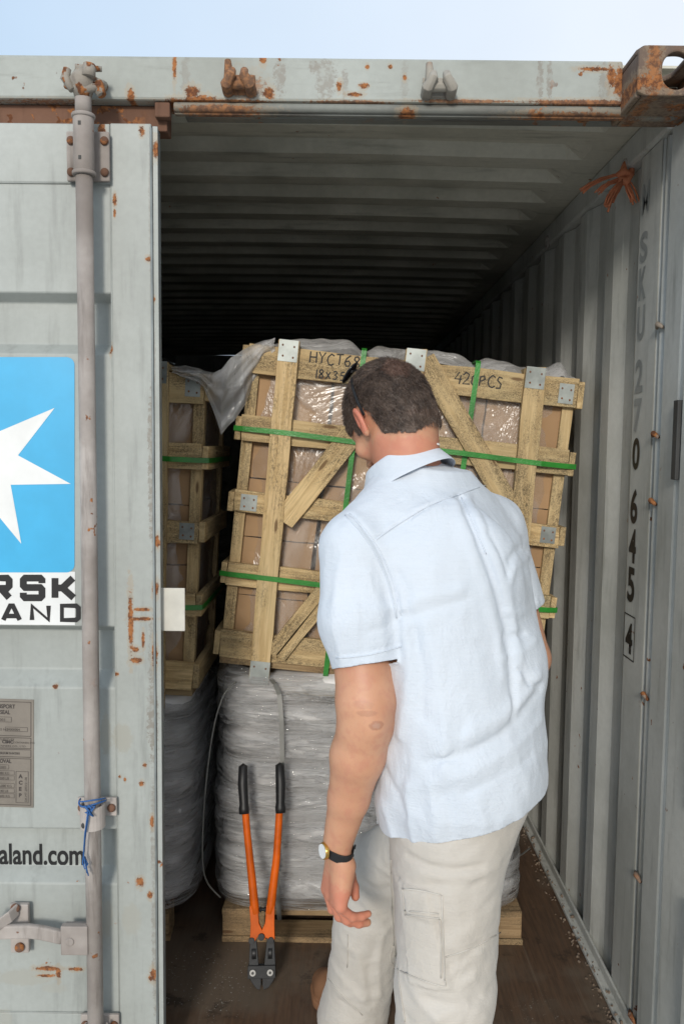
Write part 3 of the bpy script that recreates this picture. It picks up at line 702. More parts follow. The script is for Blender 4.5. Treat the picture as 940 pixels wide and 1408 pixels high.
strand([(857, 247), (862, 262), (867, 274)], .0085, -.012)
strand([(855, 248), (846, 264), (840, 277)], .009, -.02)
tube(bm, [at(849, 243, rp.y-.02), at(857, 236, rp.y-.03), at(866, 241, rp.y-.02), at(860, 250, rp.y-.03), at(850, 247, rp.y-.025)], .012, 8)
tube(bm, [at(860, 225, rp.y-.01), at(855, 236, rp.y-.025), at(858, 246, rp.y-.02)], .009, 8)
tube(bm, [at(866, 222, rp.y-.005), at(868, 236, rp.y-.02), at(862, 246, rp.y-.02)], .008, 8)
obj('knot', bm, M['orange_rope'], tie, smooth=True)

stg = root('string_tie', 'blue nylon string knotted round the lock rod bearing and hanging down', 'string', (XRD, YRD-.03, at(122, 1112, YRD-.03).z))
bm = bmesh.new(); zc = at(120, 1108, YRD-.03).z
tube(bm, [(XRD+.030*math.sin(a), YRD-.031*math.cos(a), zc+.004*math.sin(a*2)) for a in [(-.55+k/16*1.1)*math.pi for k in range(17)]], .0022, 6)
tube(bm, [(XRD+.0295*math.sin(a), YRD-.031*math.cos(a), zc+.007+.006*math.sin(a*1.5+1)) for a in [(-.5+k/16)*math.pi for k in range(17)]], .0018, 6)
yy = YRD-.036
tube(bm, [at(x, y, yy+random.uniform(-.002, .002)) for x, y in ((122, 1107), (127, 1113), (118, 1117), (128, 1122), (120, 1110), (131, 1108), (124, 1119), (117, 1108))], .0028, 6)
tube(bm, [at(x, y, yy) for x, y in ((122, 1115), (121, 1128), (119, 1140), (117, 1155), (116, 1170), (114, 1186), (117, 1195), (121, 1188), (117, 1178), (120, 1200))], .0019, 6)
tube(bm, [at(x, y, yy-.003) for x, y in ((121, 1116), (119, 1132), (117, 1146), (116, 1160), (115, 1174), (118, 1190), (122, 1204))], .0016, 6)
obj('string', bm, M['blue_string'], stg, smooth=True)

# ================================================================== cargo
def plank_mesh(length, w, t, seed=0):
    """a rough sawn plank: long axis x, width y, thickness z; edges wander a little"""
    rnd = random.Random(seed); n = max(4, int(length/.08)); bm = bmesh.new(); rows = []
    for i in range(n+1):
        x = -length/2+length*i/n; a = w/2+rnd.uniform(-.0018, .0018); b = w/2+rnd.uniform(-.0018, .0018); tt = t/2
        sk = rnd.uniform(-.003, .003) if i in (0, n) else 0
        rows.append([bm.verts.new((x+sk, -a, -tt)), bm.verts.new((x-sk, b, -tt)), bm.verts.new((x-sk, b, tt)), bm.verts.new((x+sk, -a, tt))])
    for p, q in zip(rows, rows[1:]):
        for k in range(4): bm.faces.new((p[k], p[(k+1) % 4], q[(k+1) % 4], q[k]))
    bm.faces.new(rows[0][::-1]); bm.faces.new(rows[-1]); finish(bm)
    return bm
PS = [0]
def plank(parent, name, p0, p1, w, t, mat, wdir=None):
    """plank from p0 to p1 (parent space); thickness along wdir (default local depth, -Y)"""
    p0, p1 = Vector(p0), Vector(p1); PS[0] += 1
    x = (p1-p0).normalized(); z = Vector(wdir or (0, -1, 0)); z = (z-x*z.dot(x)).normalized(); y = z.cross(x)
    o = obj(name, plank_mesh((p1-p0).length, w, t, PS[0]), mat, parent, world_co=False, bevel=.0015)
    o.matrix_local = Matrix((( x.x, y.x, z.x, 0), (x.y, y.y, z.y, 0), (x.z, y.z, z.z, 0), (0, 0, 0, 1)))
    o.location = (p0+p1)/2
    return o
def zplate(parent, u, v, w, h, d, rot=0, wrap=0):
    bm = bmesh.new(); box(bm, (-w/2, -.0012, -h/2), (w/2, 0, h/2))
    if wrap: box(bm, (-w/2, .0002, h/2-.001 if wrap > 0 else -h/2-.001), (w/2, .03, h/2+.0002 if wrap > 0 else -h/2+.0002))
    for a, b in ((-.3, .25), (.3, .2), (-.25, -.25), (.28, -.3)): bmesh.ops.create_uvsphere(bm, u_segments=6, v_segments=4, radius=.0035, matrix=Matrix.Translation((a*w, -.0012, b*h)) @ Matrix.Diagonal((1, .25, 1, 1)))
    for f_ in bm.faces: f_.material_index = 0 if len(f_.verts) == 4 and f_.calc_area() > 5e-5 else 1
    o = obj('metal_plate', bm, [M['zinc'], M['rust']], parent, world_co=False)
    o.location = (u, d, v); o.rotation_euler = (0, rot, 0)
T = .018; CW, CH, CD = 1.0, .96, .44
def crate(label, base, lean, yaw=0, roll=0, full=True, group=None, detail=None):
    c = root('wooden_crate', label, 'crate', base, (roll, lean, yaw), group)
    W = M['wood']; f = -T/2                                  # first layer on the front; verticals lie over it
    xr0 = 0
    # corner posts, front and rear
    for x in (.018, CW-.018):
        for y in (.022, CD-.022): plank(c, 'post', (x, y, .02), (x, y, CH-.02), .034, .034, W, (1, 0, 0))
    hz = (.044, .263, .486, .709, .918); hw = (.085, .072, .066, .078, .088)
    for v, w in zip(hz, hw):
        dv = random.uniform(-.004, .004)
        plank(c, 'slat', (0, f, v+dv), (CW, f, v+random.uniform(-.006, .006)), w, T, W)
        if full: plank(c, 'slat', (0, CD+T/2, v), (CW, CD+T/2, v), w, T, W)
        for x in ((-T/2-.001), CW+T/2+.001): plank(c, 'side_slat', (x, -T, v), (x, CD+T, v), w*.9, T, W, (1, 0, 0))
    plank(c, 'slat', (.0, .03, -.012), (CW, .03, -.012), .075, .020, M['wood_dark'], (0, 0, 1))
    plank(c, 'slat', (.0, CD-.03, -.012), (CW, CD-.03, -.012), .075, .020, M['wood_dark'], (0, 0, 1))
    vt = -T-T/2-.0005
    for u0, u1, v0, v1, mt in ((.132, .119, -.065, .985, M['wood_clean']), (.505, .5, -.06, 1.0, W), (.89, .862, -.06, .985, W)):
        plank(c, 'upright', (u0, vt, v0), (u1, vt, v1), .062, T+.004, mt)
        if full: plank(c, 'upright', (1-u0, CD+T*1.5+.001, v0), (1-u1, CD+T*1.5+.001, v1), .062, T, W)
        plank(c, 'top_slat', (u1, -T, CH+.012), (u1, CD+T, CH+.012), .06, .018, W, (0, 0, 1))
        zplate(c, u1, v1-.032, .058, .064, vt-T/2-.0026, 0, 1)
        zplate(c, u0, v0+.034, .060, .07, vt-T/2-.0026, 0, -1)
    # braces run behind the uprights, over the slats
    for a, b, w in (((.155, .44), (.46, .925), .068), ((.160, .03), (.46, .50), .040), ((.19, .02), (.475, .46), .034), ((.525, .975), (.845, .55), .066), ((.54, .44), (.85, .02), .06)):
        plank(c, 'brace', (a[0], vt+.0012, a[1]), (b[0], vt+.0012, b[1]), w, T-.002, W)
    for u, v, w, h in ((.045, .486, .05, .05), (.965, .918, .045, .06), (.965, .486, .045, .05)): zplate(c, u, v, w, h, -T-.0008)
    # straps: two round the crate, two over it
    s = .0155; yo = vt-T/2-.0045
    for v0, v1 in ((.708, .702), (.262, .258)):
        bm = bmesh.new(); y1 = CD+T*2+.006; xl, xr = -T-.006, CW+T+.006
        pts = [(xl, .02, v0), (xl+.002, -T-.004, v0)]
        for k in range(0, 13): u = k/12; pts.append((xl+.03+(xr-xl-.06)*u, yo+(.012 if k in (0, 12) else 0)+.002*math.sin(k*2.1), v0+(v1-v0)*u+.002*math.sin(k)))
        pts += [(xr-.002, -T-.004, v1), (xr, .02, v1), (xr, y1-.01, v1), (xr-.02, y1, v1), (xl+.02, y1, v0), (xl, y1-.01, v0), (xl, .0201, v0)]
        band(bm, pts, s, .0012, (0, 0, 1)); obj('strap', bm, M['green_strap'], c, world_co=False)
    for u0, u1 in ((.335, .345), (.665, .690)):
        bm = bmesh.new(); y1 = CD+T+.006
        pts = [(u0, .1, -.03), (u0, -.012, -.03)] + [(u0+(u1-u0)*k/10, -T-.0045-(.019 if (u0 < .5 and k == 11) else 0), -.02+1.0*k/10) for k in range(11)] + [(u1, -.01, CH+.028), (u1, y1, CH+.028), (u1, y1+.004, .1), (u0, y1+.004, -.025), (u0, .1001, -.03)]
        band(bm, pts, s, .0012, (1, 0, 0)); obj('strap', bm, M['green_strap'], c, world_co=False)
    return c
BL = at(300, 908, 2.52); BLc = Vector((BL.x, 2.55, BL.z+.009))
lean = math.radians(5.6)
cr1 = crate('tilted wooden crate marked 420PCS, beside the right wall on shrink wrapped sacks', BLc, lean, 0)
BLl = at(262, 952, 2.46); ll = math.radians(2.6)
base2 = Vector((BLl.x-CW*math.cos(ll), 2.50, BLl.z+CW*math.sin(ll)))
cr2 = crate('wooden crate half hidden behind the closed left door', base2, ll, 0)
# marker writing on the top slat of the first crate
def scrawl(c, strokes, u, v, s, w=.0042, tilt=0, depth=None):
    bm = bmesh.new()
    for i, st_ in enumerate(strokes): ribbon(bm, st_, w/s, i*.00006)
    bm.transform(Matrix.Translation((u, depth or -T-.0009, v)) @ Matrix.Rotation(tilt, 4, 'Y') @ Matrix.Rotation(math.pi/2, 4, 'X') @ Matrix.Scale(s, 4))
    return obj('marker_writing', bm, M['ink'], c, world_co=False)
H = {'H': [[(0, 0), (.02, 1)], [(.6, 0), (.58, 1)], [(0, .5), (.6, .52)]], 'Y': [[(0, 1), (.3, .5), (.6, 1)], [(.3, .5), (.28, 0)]], 'C': [[(.6, .85), (.35, 1), (.08, .75), (0, .4), (.15, .06), (.4, 0), (.62, .15)]],
     'T': [[(0, .95), (.65, 1)], [(.33, .97), (.3, 0)]], '6': [[(.5, 1), (.15, .7), (0, .3), (.15, 0), (.42, .03), (.5, .28), (.35, .48), (.06, .38)]], '8': [[(.3, .5), (.06, .7), (.12, .95), (.35, 1), (.5, .8), (.3, .5), (.08, .3), (.1, .05), (.35, 0), (.55, .2), (.3, .5)]],
     '1': [[(.2, 1), (.18, 0)]], 'X': [[(0, .85), (.55, .1)], [(.5, .9), (0, .05)]], '3': [[(0, .9), (.3, 1), (.48, .8), (.2, .55), (.5, .35), (.35, .03), (0, .05)]], '5': [[(.5, 1), (.12, .97), (.06, .58), (.35, .6), (.5, .3), (.3, 0), (0, .06)]],
     '9': [[(.5, .7), (.3, 1), (.03, .85), (.05, .55), (.3, .5), (.5, .75), (.4, 0)]],
     '4': [[(.35, 1), (0, .4), (.62, .42)], [(.5, .75), (.42, 0)]], '2': [[(0, .75), (.2, 1), (.48, .85), (.4, .5), (0, .02), (.6, .06)]], '0': [[(.3, 1), (.05, .75), (.04, .25), (.25, 0), (.5, .2), (.52, .75), (.3, 1)]],
     'P': [[(0, 0), (.05, .8)], [(.02, .75), (.35, .85), (.45, .6), (.1, .4)]], 'S': [[(.5, .9), (.2, .98), (.08, .72), (.42, .4), (.35, .06), (0, .05)]], ' ': []}
def scrawl_text(c, txt, u, v, s, adv=.8, **k):
    st_ = []; x = 0
    for i, ch in enumerate(txt):
        for p in H[ch]: st_.append([(x+a, b+.05*math.sin(i*2.3)) for a, b in p])
        x += (adv if ch not in ' 1' else adv*.55)
    scrawl(c, st_, u, v, s, **k)
scrawl_text(cr1, 'HYCT68', .185, .928, .033, .80); scrawl_text(cr1, '18X35', .205, .884, .025, .86)
scrawl_text(cr1, '420PCS', .625, .912, .036, .70)

# cartons packed inside the crates, each one a box with a taped top seam
def carton_mesh(w, d, h, seed):
    rnd = random.Random(seed); bm = bmesh.new(); bmesh.ops.create_cube(bm, size=1); bmesh.ops.subdivide_edges(bm, edges=bm.edges, cuts=3, use_grid_fill=True)
    for v in bm.verts:
        q = noise.noise(Vector((v.co.x*2.3, v.co.y*2.3, v.co.z*2.3+seed*3.1)))
        v.co = Vector((v.co.x*w, v.co.y*d, v.co.z*h)) + v.co.normalized()*q*.007
    return bm
cm = []
for i in range(3):
    m_ = bpy.data.meshes.new('carton'); b = carton_mesh(.228, .19, .180, i); b.to_mesh(m_); b.free(); m_.materials.append(M['carton']); cm.append(m_)
def tape_mesh():
    b = bmesh.new(); box(b, (-.02, -.0916, -.06), (.02, -.0906, .074)); return b
tm = bpy.data.meshes.new('tape'); b = tape_mesh(); b.to_mesh(tm); b.free(); tm.materials.append(M['tape'])
def fill(base, lean, who, cols, skip=lambda i, j: False):
    nrm = Matrix.Translation(base) @ Matrix.Rotation(lean, 4, 'Y')
    for j in range(5):
        for i in range(4):
            if skip(i, j): continue
            for dpt in (0, 1):
                u = .143+i*.238+random.uniform(-.004, .004); w = .094+j*.1835
                o = bpy.data.objects.new('carton', random.choice(cm)); COL.objects.link(o)
                m_ = nrm @ Matrix.Translation((u, .118+dpt*.195+random.uniform(-.004, .004), w+.008)) @ Matrix.Rotation(random.uniform(-.02, .02), 4, 'Z')
                o.location = m_.to_translation(); o.rotation_euler = m_.to_euler()
                tag(o, 'brown cardboard carton packed under film in ' + who, 'carton', 'cardboard cartons packed in ' + who)
fill(BLc, lean, 'the tilted crate marked 420PCS', 5); fill(base2, ll, 'the crate behind the left door', 5)
# liner film round the cartons
def liner(base, lean, label):
    mtx = Matrix.Translation(base) @ Matrix.Rotation(lean, 4, 'Y'); bm = bmesh.new()
    hw, hd = .485, .205; cu, cy = .5, .215; N, Z = 150, 60; rows = []
    for j in range(Z+1):
        v = .012+.925*j/Z; row = []
        for i in range(N):
            a = 2*math.pi*i/N; c, s = math.cos(a), math.sin(a); q = (abs(c)**9+abs(s)**9)**(-1/9)
            x, y = c*q*hw, s*q*hd
            n = noise.noise(Vector((x*5+lean*40, y*5, v*4)))*.010+noise.noise(Vector((x*16, y*16+3, v*9)))*.005
            rdg = abs(noise.noise(Vector((x*7+v*5, y*7+9, v*3-x*3))))
            k = 1+(n-.010*max(0, .12-rdg)/.12*-.8)/.25
            x2 = max(-.492, min(.492, x*k)); y2 = max(-.2135, min(.214, y*(1+(k-1)*.45)))
            row.append(bm.verts.new(mtx @ Vector((cu+x2, cy+y2, v))))
        rows.append(row)
    for r0, r1 in zip(rows, rows[1:]):
        for i in range(N): bm.faces.new((r0[i], r0[(i+1) % N], r1[(i+1) % N], r1[i]))
    o = obj('plastic_liner', bm, M['film'], smooth=True); return tag(o, label, 'plastic film')
liner(BLc, lean, 'clear wrinkled plastic liner around the cartons in the crate marked 420PCS')
liner(base2, ll, 'clear wrinkled plastic liner inside the crate behind the left door')

# loose milky sheet: from the left crate, flapping across the gap, then over the top of the right crate
def sheet():
    S = [(236, 505, 236, 512, 2.47, 2.47), (255, 502, 262, 522, 2.46, 2.46), (275, 508, 280, 532, 2.45, 2.46), (292, 512, 294, 566, 2.44, 2.48), (305, 508, 304, 598, 2.45, 2.50), (318, 492, 322, 578, 2.47, 2.50),
         (333, 481, 337, 556, 2.48, 2.53), (348, 474, 347, 530, 2.49, 2.57), (364, 468, 362, 502, 2.51, 2.55), (378, 464, 378, 490, 2.52, 2.55)]
    bm = bmesh.new(); rows = []; n = 10; m_ = 24
    K_ = [np.array(s, float) for s in S]
    for i in range((len(S)-1)*n+1):
        a = i/n; k = min(int(a), len(S)-2); t = a-k; t2 = t*t*(3-2*t); s = K_[k]*(1-t2)+K_[k+1]*t2; row = []
        for j in range(m_+1):
            f = j/m_; px = s[0]+(s[2]-s[0])*f; py = s[1]+(s[3]-s[1])*f; Y = s[4]+(s[5]-s[4])*f
            dy = .018*noise.noise(Vector((px*.03, f*2.4+px*.012, 1)))+.016*noise.noise(Vector((px*.02+f*3, f*5, 5)))
            p = at(px+3*noise.noise(Vector((px*.05, f*2, 9))), py+2.5*noise.noise(Vector((px*.09, 3, 2))), Y+dy); row.append(bm.verts.new(p))
        rows.append(row)
    for r0, r1 in zip(rows, rows[1:]):
        for j in range(m_): bm.faces.new((r0[j], r0[j+1], r1[j+1], r1[j]))
    # over the top of the right crate
    mtx = Matrix.Translation(BLc) @ Matrix.Rotation(lean, 4, 'Y'); U, Wn = 110, 26; rows = []
    for i in range(U+1):
        u = .055+.955*i/U; row = []
        for j in range(Wn+1):
            f = j/Wn; w = .004+.43*f
            lump = .014+.034*max(0, math.sin(math.pi*min(1, u*1.02)))**.5 + .022*noise.noise(Vector((u*6, w*4, 2)))+.008*noise.noise(Vector((u*21, w*14, 4)))
            sag = .022*math.exp(-((u-.345)/.03)**2)+.020*math.exp(-((u-.69)/.03)**2)
            drop = (1-min(1, f*5))**2
            if u > .9: lump += .03*math.exp(-((u-.955)/.025)**2)
            row.append(bm.verts.new(mtx @ Vector((u, w-.002*drop, .962+lump-sag*1.2-.050*drop))))
        rows.append(row)
    for r0, r1 in zip(rows, rows[1:]):
        for j in range(Wn): bm.faces.new((r0[j], r1[j], r1[j+1], r0[j+1]))
    o = obj('plastic_sheet', bm, M['film_loose'], smooth=True)
    return tag(o, 'loose milky plastic sheet draped over the right crate and flapping across to the left crate', 'plastic sheet')
sheet()

# ---- pallets
def pallet(label, x0, x1, y0, y1, group=None):
    c = root('wooden_pallet', label, 'pallet', ((x0+x1)/2, y0, 0), group=group); w = x1-x0; d = y1-y0; W = M['wood_dark']
    for k in (0, .5, 1):
        y = .05+(d-.1)*k
        for i in (0, .5, 1):
            b = bmesh.new(); box(b, (-.065, -.045, .019), (.065, .045, .088)); o = obj('block', b, W, c, world_co=False, bevel=.003); o.location = (-w/2+.067+(w-.134)*i, y, 0)
        plank(c, 'bottom_board', (-w/2, y, .009), (w/2, y, .009), .095, .018, W, (0, 0, 1))
    n = 6
    for k in range(n): y = .05+(d-.1)*k/(n-1); plank(c, 'deck_board', (-w/2+.004, y, .0985), (w/2-.004, y, .0985), .1, .019, W, (0, 0, 1))
    return c
PX0, PX1 = at(305, 1290, 2.44).x, at(716, 1262, 2.46).x
PY0, PY1 = 2.435, 3.35
pallet('worn wooden pallet under the wrapped sacks behind the man', PX0, PX1, PY0, PY1)
QX1 = at(232, 1290, 2.43).x; QX0 = QX1-.95
pallet('wooden pallet under the sacks behind the left door', QX0, QX1, PY0, PY1)
# ---- sacks
def sack_mesh(seed, w, d, h):
    bm = bmesh.new(); bmesh.ops.create_cube(bm, size=2); bmesh.ops.subdivide_edges(bm, edges=bm.edges, cuts=9, use_grid_fill=True)
    for v in bm.verts:
        x, y, z = v.co; p = Vector((abs(x), abs(y), abs(z)))
        L6 = (p.x**5+p.y**5+p.z**5)**.2; v.co /= L6; x, y, z = v.co
        e = max(abs(x), abs(y)); z *= (1-.30*e**6)
        q = noise.noise(Vector((x*1.6+seed*9, y*1.6, z)))*.10+noise.noise(Vector((x*4+seed*5, y*4, z*2)))*.05
        v.co = Vector((x*w/2*(1+q*.35), y*d/2*(1+q*.35), z*h/2*(1+q)))
    return bm
sm = []
for i in range(4):
    m_ = bpy.data.meshes.new('sack'); b = sack_mesh(i, .475, .46, .098); b.to_mesh(m_); b.free(); m_.materials.append(M['sack'])
    for p in m_.polygons: p.use_smooth = True
    sm.append(m_)
def sacks(x0, x1, y0, y1, ztop_l, ztop_r, label, group, rows=8):
    for r in range(rows):
        for i in range(2):
            for j in range(2):
                f = (i+.5)/2; zt_ = ztop_l+(ztop_r-ztop_l)*f; h = (zt_-.112)/rows
                o = bpy.data.objects.new('sack', random.choice(sm)); COL.objects.link(o)
                o.location = (x0+(x1-x0)*(.25+.5*i)+random.uniform(-.008, .008), y0+.235+.46*j+.065*(r/rows)**2*(1-j)+random.uniform(-.012, .016), .112+h*(r+.5))
                o.rotation_euler = (0, random.uniform(-.015, .015)+(zt_ and math.atan((ztop_l-ztop_r)/(x1-x0))*r/rows), random.uniform(-.02, .02)+math.pi*random.randint(0, 1))
                tag(o, label, 'sack', group)
zl, zr = BLc.z-.035, BLc.z-.035-math.sin(lean)*1.0
SX0, SX1 = at(293, 1200, 2.42).x, at(716, 1200, 2.46).x
sacks(SX0+.012, SX1-.012, 2.450, 3.37, zl, zr, 'grey white sack stacked under wrap on the pallet beneath the crate marked 420PCS', 'sacks stacked on the right pallet')
TX1 = at(262, 1000, 2.42).x-.012
z2 = base2.z-.035
sacks(TX1-.94, TX1-.005, 2.43, 3.35, z2-.0, z2-.045, 'grey white sack stacked under wrap on the pallet behind the left door', 'sacks stacked on the left pallet')
# ---- stretch wrap around each stack
def wrap(x0, x1, y0, y1, zlo, ztl, ztr, rows, label, seed, taper=.0):
    bm = bmesh.new(); cx, cy = (x0+x1)/2, (y0+y1)/2; hw, hd = (x1-x0)/2, (y1-y0)/2; N, Z = 190, 110; R = []
    for j in range(Z+1):
        f = j/Z; row = []
        for i in range(N):
            a = 2*math.pi*i/N; c, s = math.cos(a), math.sin(a); q = (abs(c)**7+abs(s)**7)**(-1/7)
            x, y = c*q*hw, s*q*hd; fx = (x/hw+1)/2; zt_ = ztl+(ztr-ztl)*fx; z = zlo+(zt_-zlo)*f
            lay = abs(math.sin(math.pi*(f*rows))) ; top = max(0, (f-.93)/.07)
            b = .010*(lay**.6-1)+.010*noise.noise(Vector((x*4+seed, y*4, z*7)))+.003*noise.noise(Vector((x*9, y*9, z*34+seed)))+.004*abs(noise.noise(Vector((x*3+z*8, y*3, z*20))))
            b = max(b, -.012)+.008
            b -= .030*top**2; k = 1+b/hw
            row.append(bm.verts.new((cx+x*k, cy+y*(1+b/hd)+(.068*f*f if y < 0 else 0), z+.006*top*noise.noise(Vector((x*8, y*8, 1))))))
        R.append(row)
    for r0, r1 in zip(R, R[1:]):
        for i in range(N): bm.faces.new((r0[i], r0[(i+1) % N], r1[(i+1) % N], r1[i]))
    o = obj('stretch_wrap', bm, M['wrap'], smooth=True); return tag(o, label, 'stretch wrap')
wrap(SX0-.012, SX1+.012, 2.425, 3.39, .112, zl+.005, zr+.005, 8, 'shiny clear stretch wrap around the sack stack beneath the crate marked 420PCS', 2)
wrap(TX1-.96, TX1+.014, 2.405, 3.38, .112, z2, z2-.05, 8, 'shiny clear stretch wrap around the sack stack beside the closed left door', 7)
# ---- dark wrapped loads behind
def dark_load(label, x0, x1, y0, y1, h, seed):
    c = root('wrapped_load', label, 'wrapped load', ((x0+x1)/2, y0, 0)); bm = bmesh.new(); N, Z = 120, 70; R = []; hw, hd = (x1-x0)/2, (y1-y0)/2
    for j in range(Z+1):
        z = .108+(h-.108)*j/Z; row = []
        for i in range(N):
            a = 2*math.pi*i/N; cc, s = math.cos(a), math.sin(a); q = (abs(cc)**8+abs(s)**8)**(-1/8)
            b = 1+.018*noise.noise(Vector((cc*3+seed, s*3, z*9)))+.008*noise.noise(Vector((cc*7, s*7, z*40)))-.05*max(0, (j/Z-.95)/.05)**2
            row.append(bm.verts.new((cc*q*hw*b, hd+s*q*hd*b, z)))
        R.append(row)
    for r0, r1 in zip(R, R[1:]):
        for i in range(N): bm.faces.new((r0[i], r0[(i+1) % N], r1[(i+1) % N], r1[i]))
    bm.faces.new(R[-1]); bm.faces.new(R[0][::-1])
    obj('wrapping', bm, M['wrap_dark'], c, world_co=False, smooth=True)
    for k in (0, .5, 1):
        b = bmesh.new(); box(b, (-hw+k*(2*hw-.12), .02, 0), (-hw+.12+k*(2*hw-.12), 2*hd-.02, .106)); obj('pallet_runner', b, M['wood_dark'], c, world_co=False, bevel=.004)
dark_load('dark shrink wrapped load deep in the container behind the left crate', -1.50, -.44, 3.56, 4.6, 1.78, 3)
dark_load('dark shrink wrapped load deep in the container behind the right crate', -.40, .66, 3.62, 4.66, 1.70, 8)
# ---- loose straps on the sacks
bm = bmesh.new(); gs = [(384, 1265, 2.412), (381, 1200, 2.408), (384, 1120, 2.412), (388, 1050, 2.425), (387, 990, 2.445), (384, 955, 2.46), (378, 940, 2.485), (372, 933, 2.51)]
band(bm, [at(*g) for g in gs], .0135, .0012, (1, 0, 0))
tag(obj('strapping_band', bm, M['grey_strap']), 'flat grey strapping band running down the front of the wrapped sacks', 'strap')
def cable(pts, r, label):
    P = [at(*g) for g in pts]; out = []
    for i in range(len(P)-1):
        a, b, c, d = P[max(i-1, 0)], P[i], P[i+1], P[min(i+2, len(P)-1)]
        for k in range(6):
            t = k/6; out.append(.5*((2*b)+(c-a)*t+(2*a-5*b+4*c-d)*t*t+(3*b-a-3*c+d)*t*t*t))
    out.append(P[-1]); bm = bmesh.new(); tube(bm, out, r, 8)
    tag(obj('loose_strap', bm, M['grey_strap']), label, 'strap')
cable([(325, 938, 2.49), (308, 955, 2.45), (294, 1000, 2.41), (284, 1070, 2.38), (279, 1140, 2.37), (279, 1190, 2.37), (286, 1215, 2.38), (303, 1234, 2.41)], .0024, 'long grey strap bowed out left of the wrapped sacks')
cable([(270, 1060, 2.60), (262, 1110, 2.60), (250, 1160, 2.58), (240, 1210, 2.56), (229, 1250, 2.54)], .003, 'thin grey strap hanging in the gap between the two stacks')
cable([(708, 1105, 2.75), (713, 1140, 2.74), (712, 1175, 2.76), (728, 1166, 2.9)], .003, 'thin dark strap hanging right of the sacks by the wall')
# debris along the right edge of the floor
bm = bmesh.new()
for k in range(260):
    y = 2.0+random.random()**1.3*1.7; x = XR-.036+random.gauss(0, .012); s = random.uniform(.0015, .006)*(1 if random.random() < .9 else 1.8)
    if x > XR-.012: x = XR-.02
    mtx = Matrix.Translation((x, y,   .017+s*.4 if x > XR-.031 else s*.4)) @ Euler((random.random()*3, random.random()*3, random.random()*3)).to_matrix().to_4x4() @ Matrix.Diagonal((s, s*random.uniform(.4, 1.5), s*.5, 1))
    bmesh.ops.create_icosphere(bm, subdivisions=1, radius=1, matrix=mtx)
o = obj('floor_debris', bm, simple('rusty grit', (.20, .15, .11), .9)); o['kind'] = 'stuff'; o['label'] = 'grit and rust flakes along the floor rail'
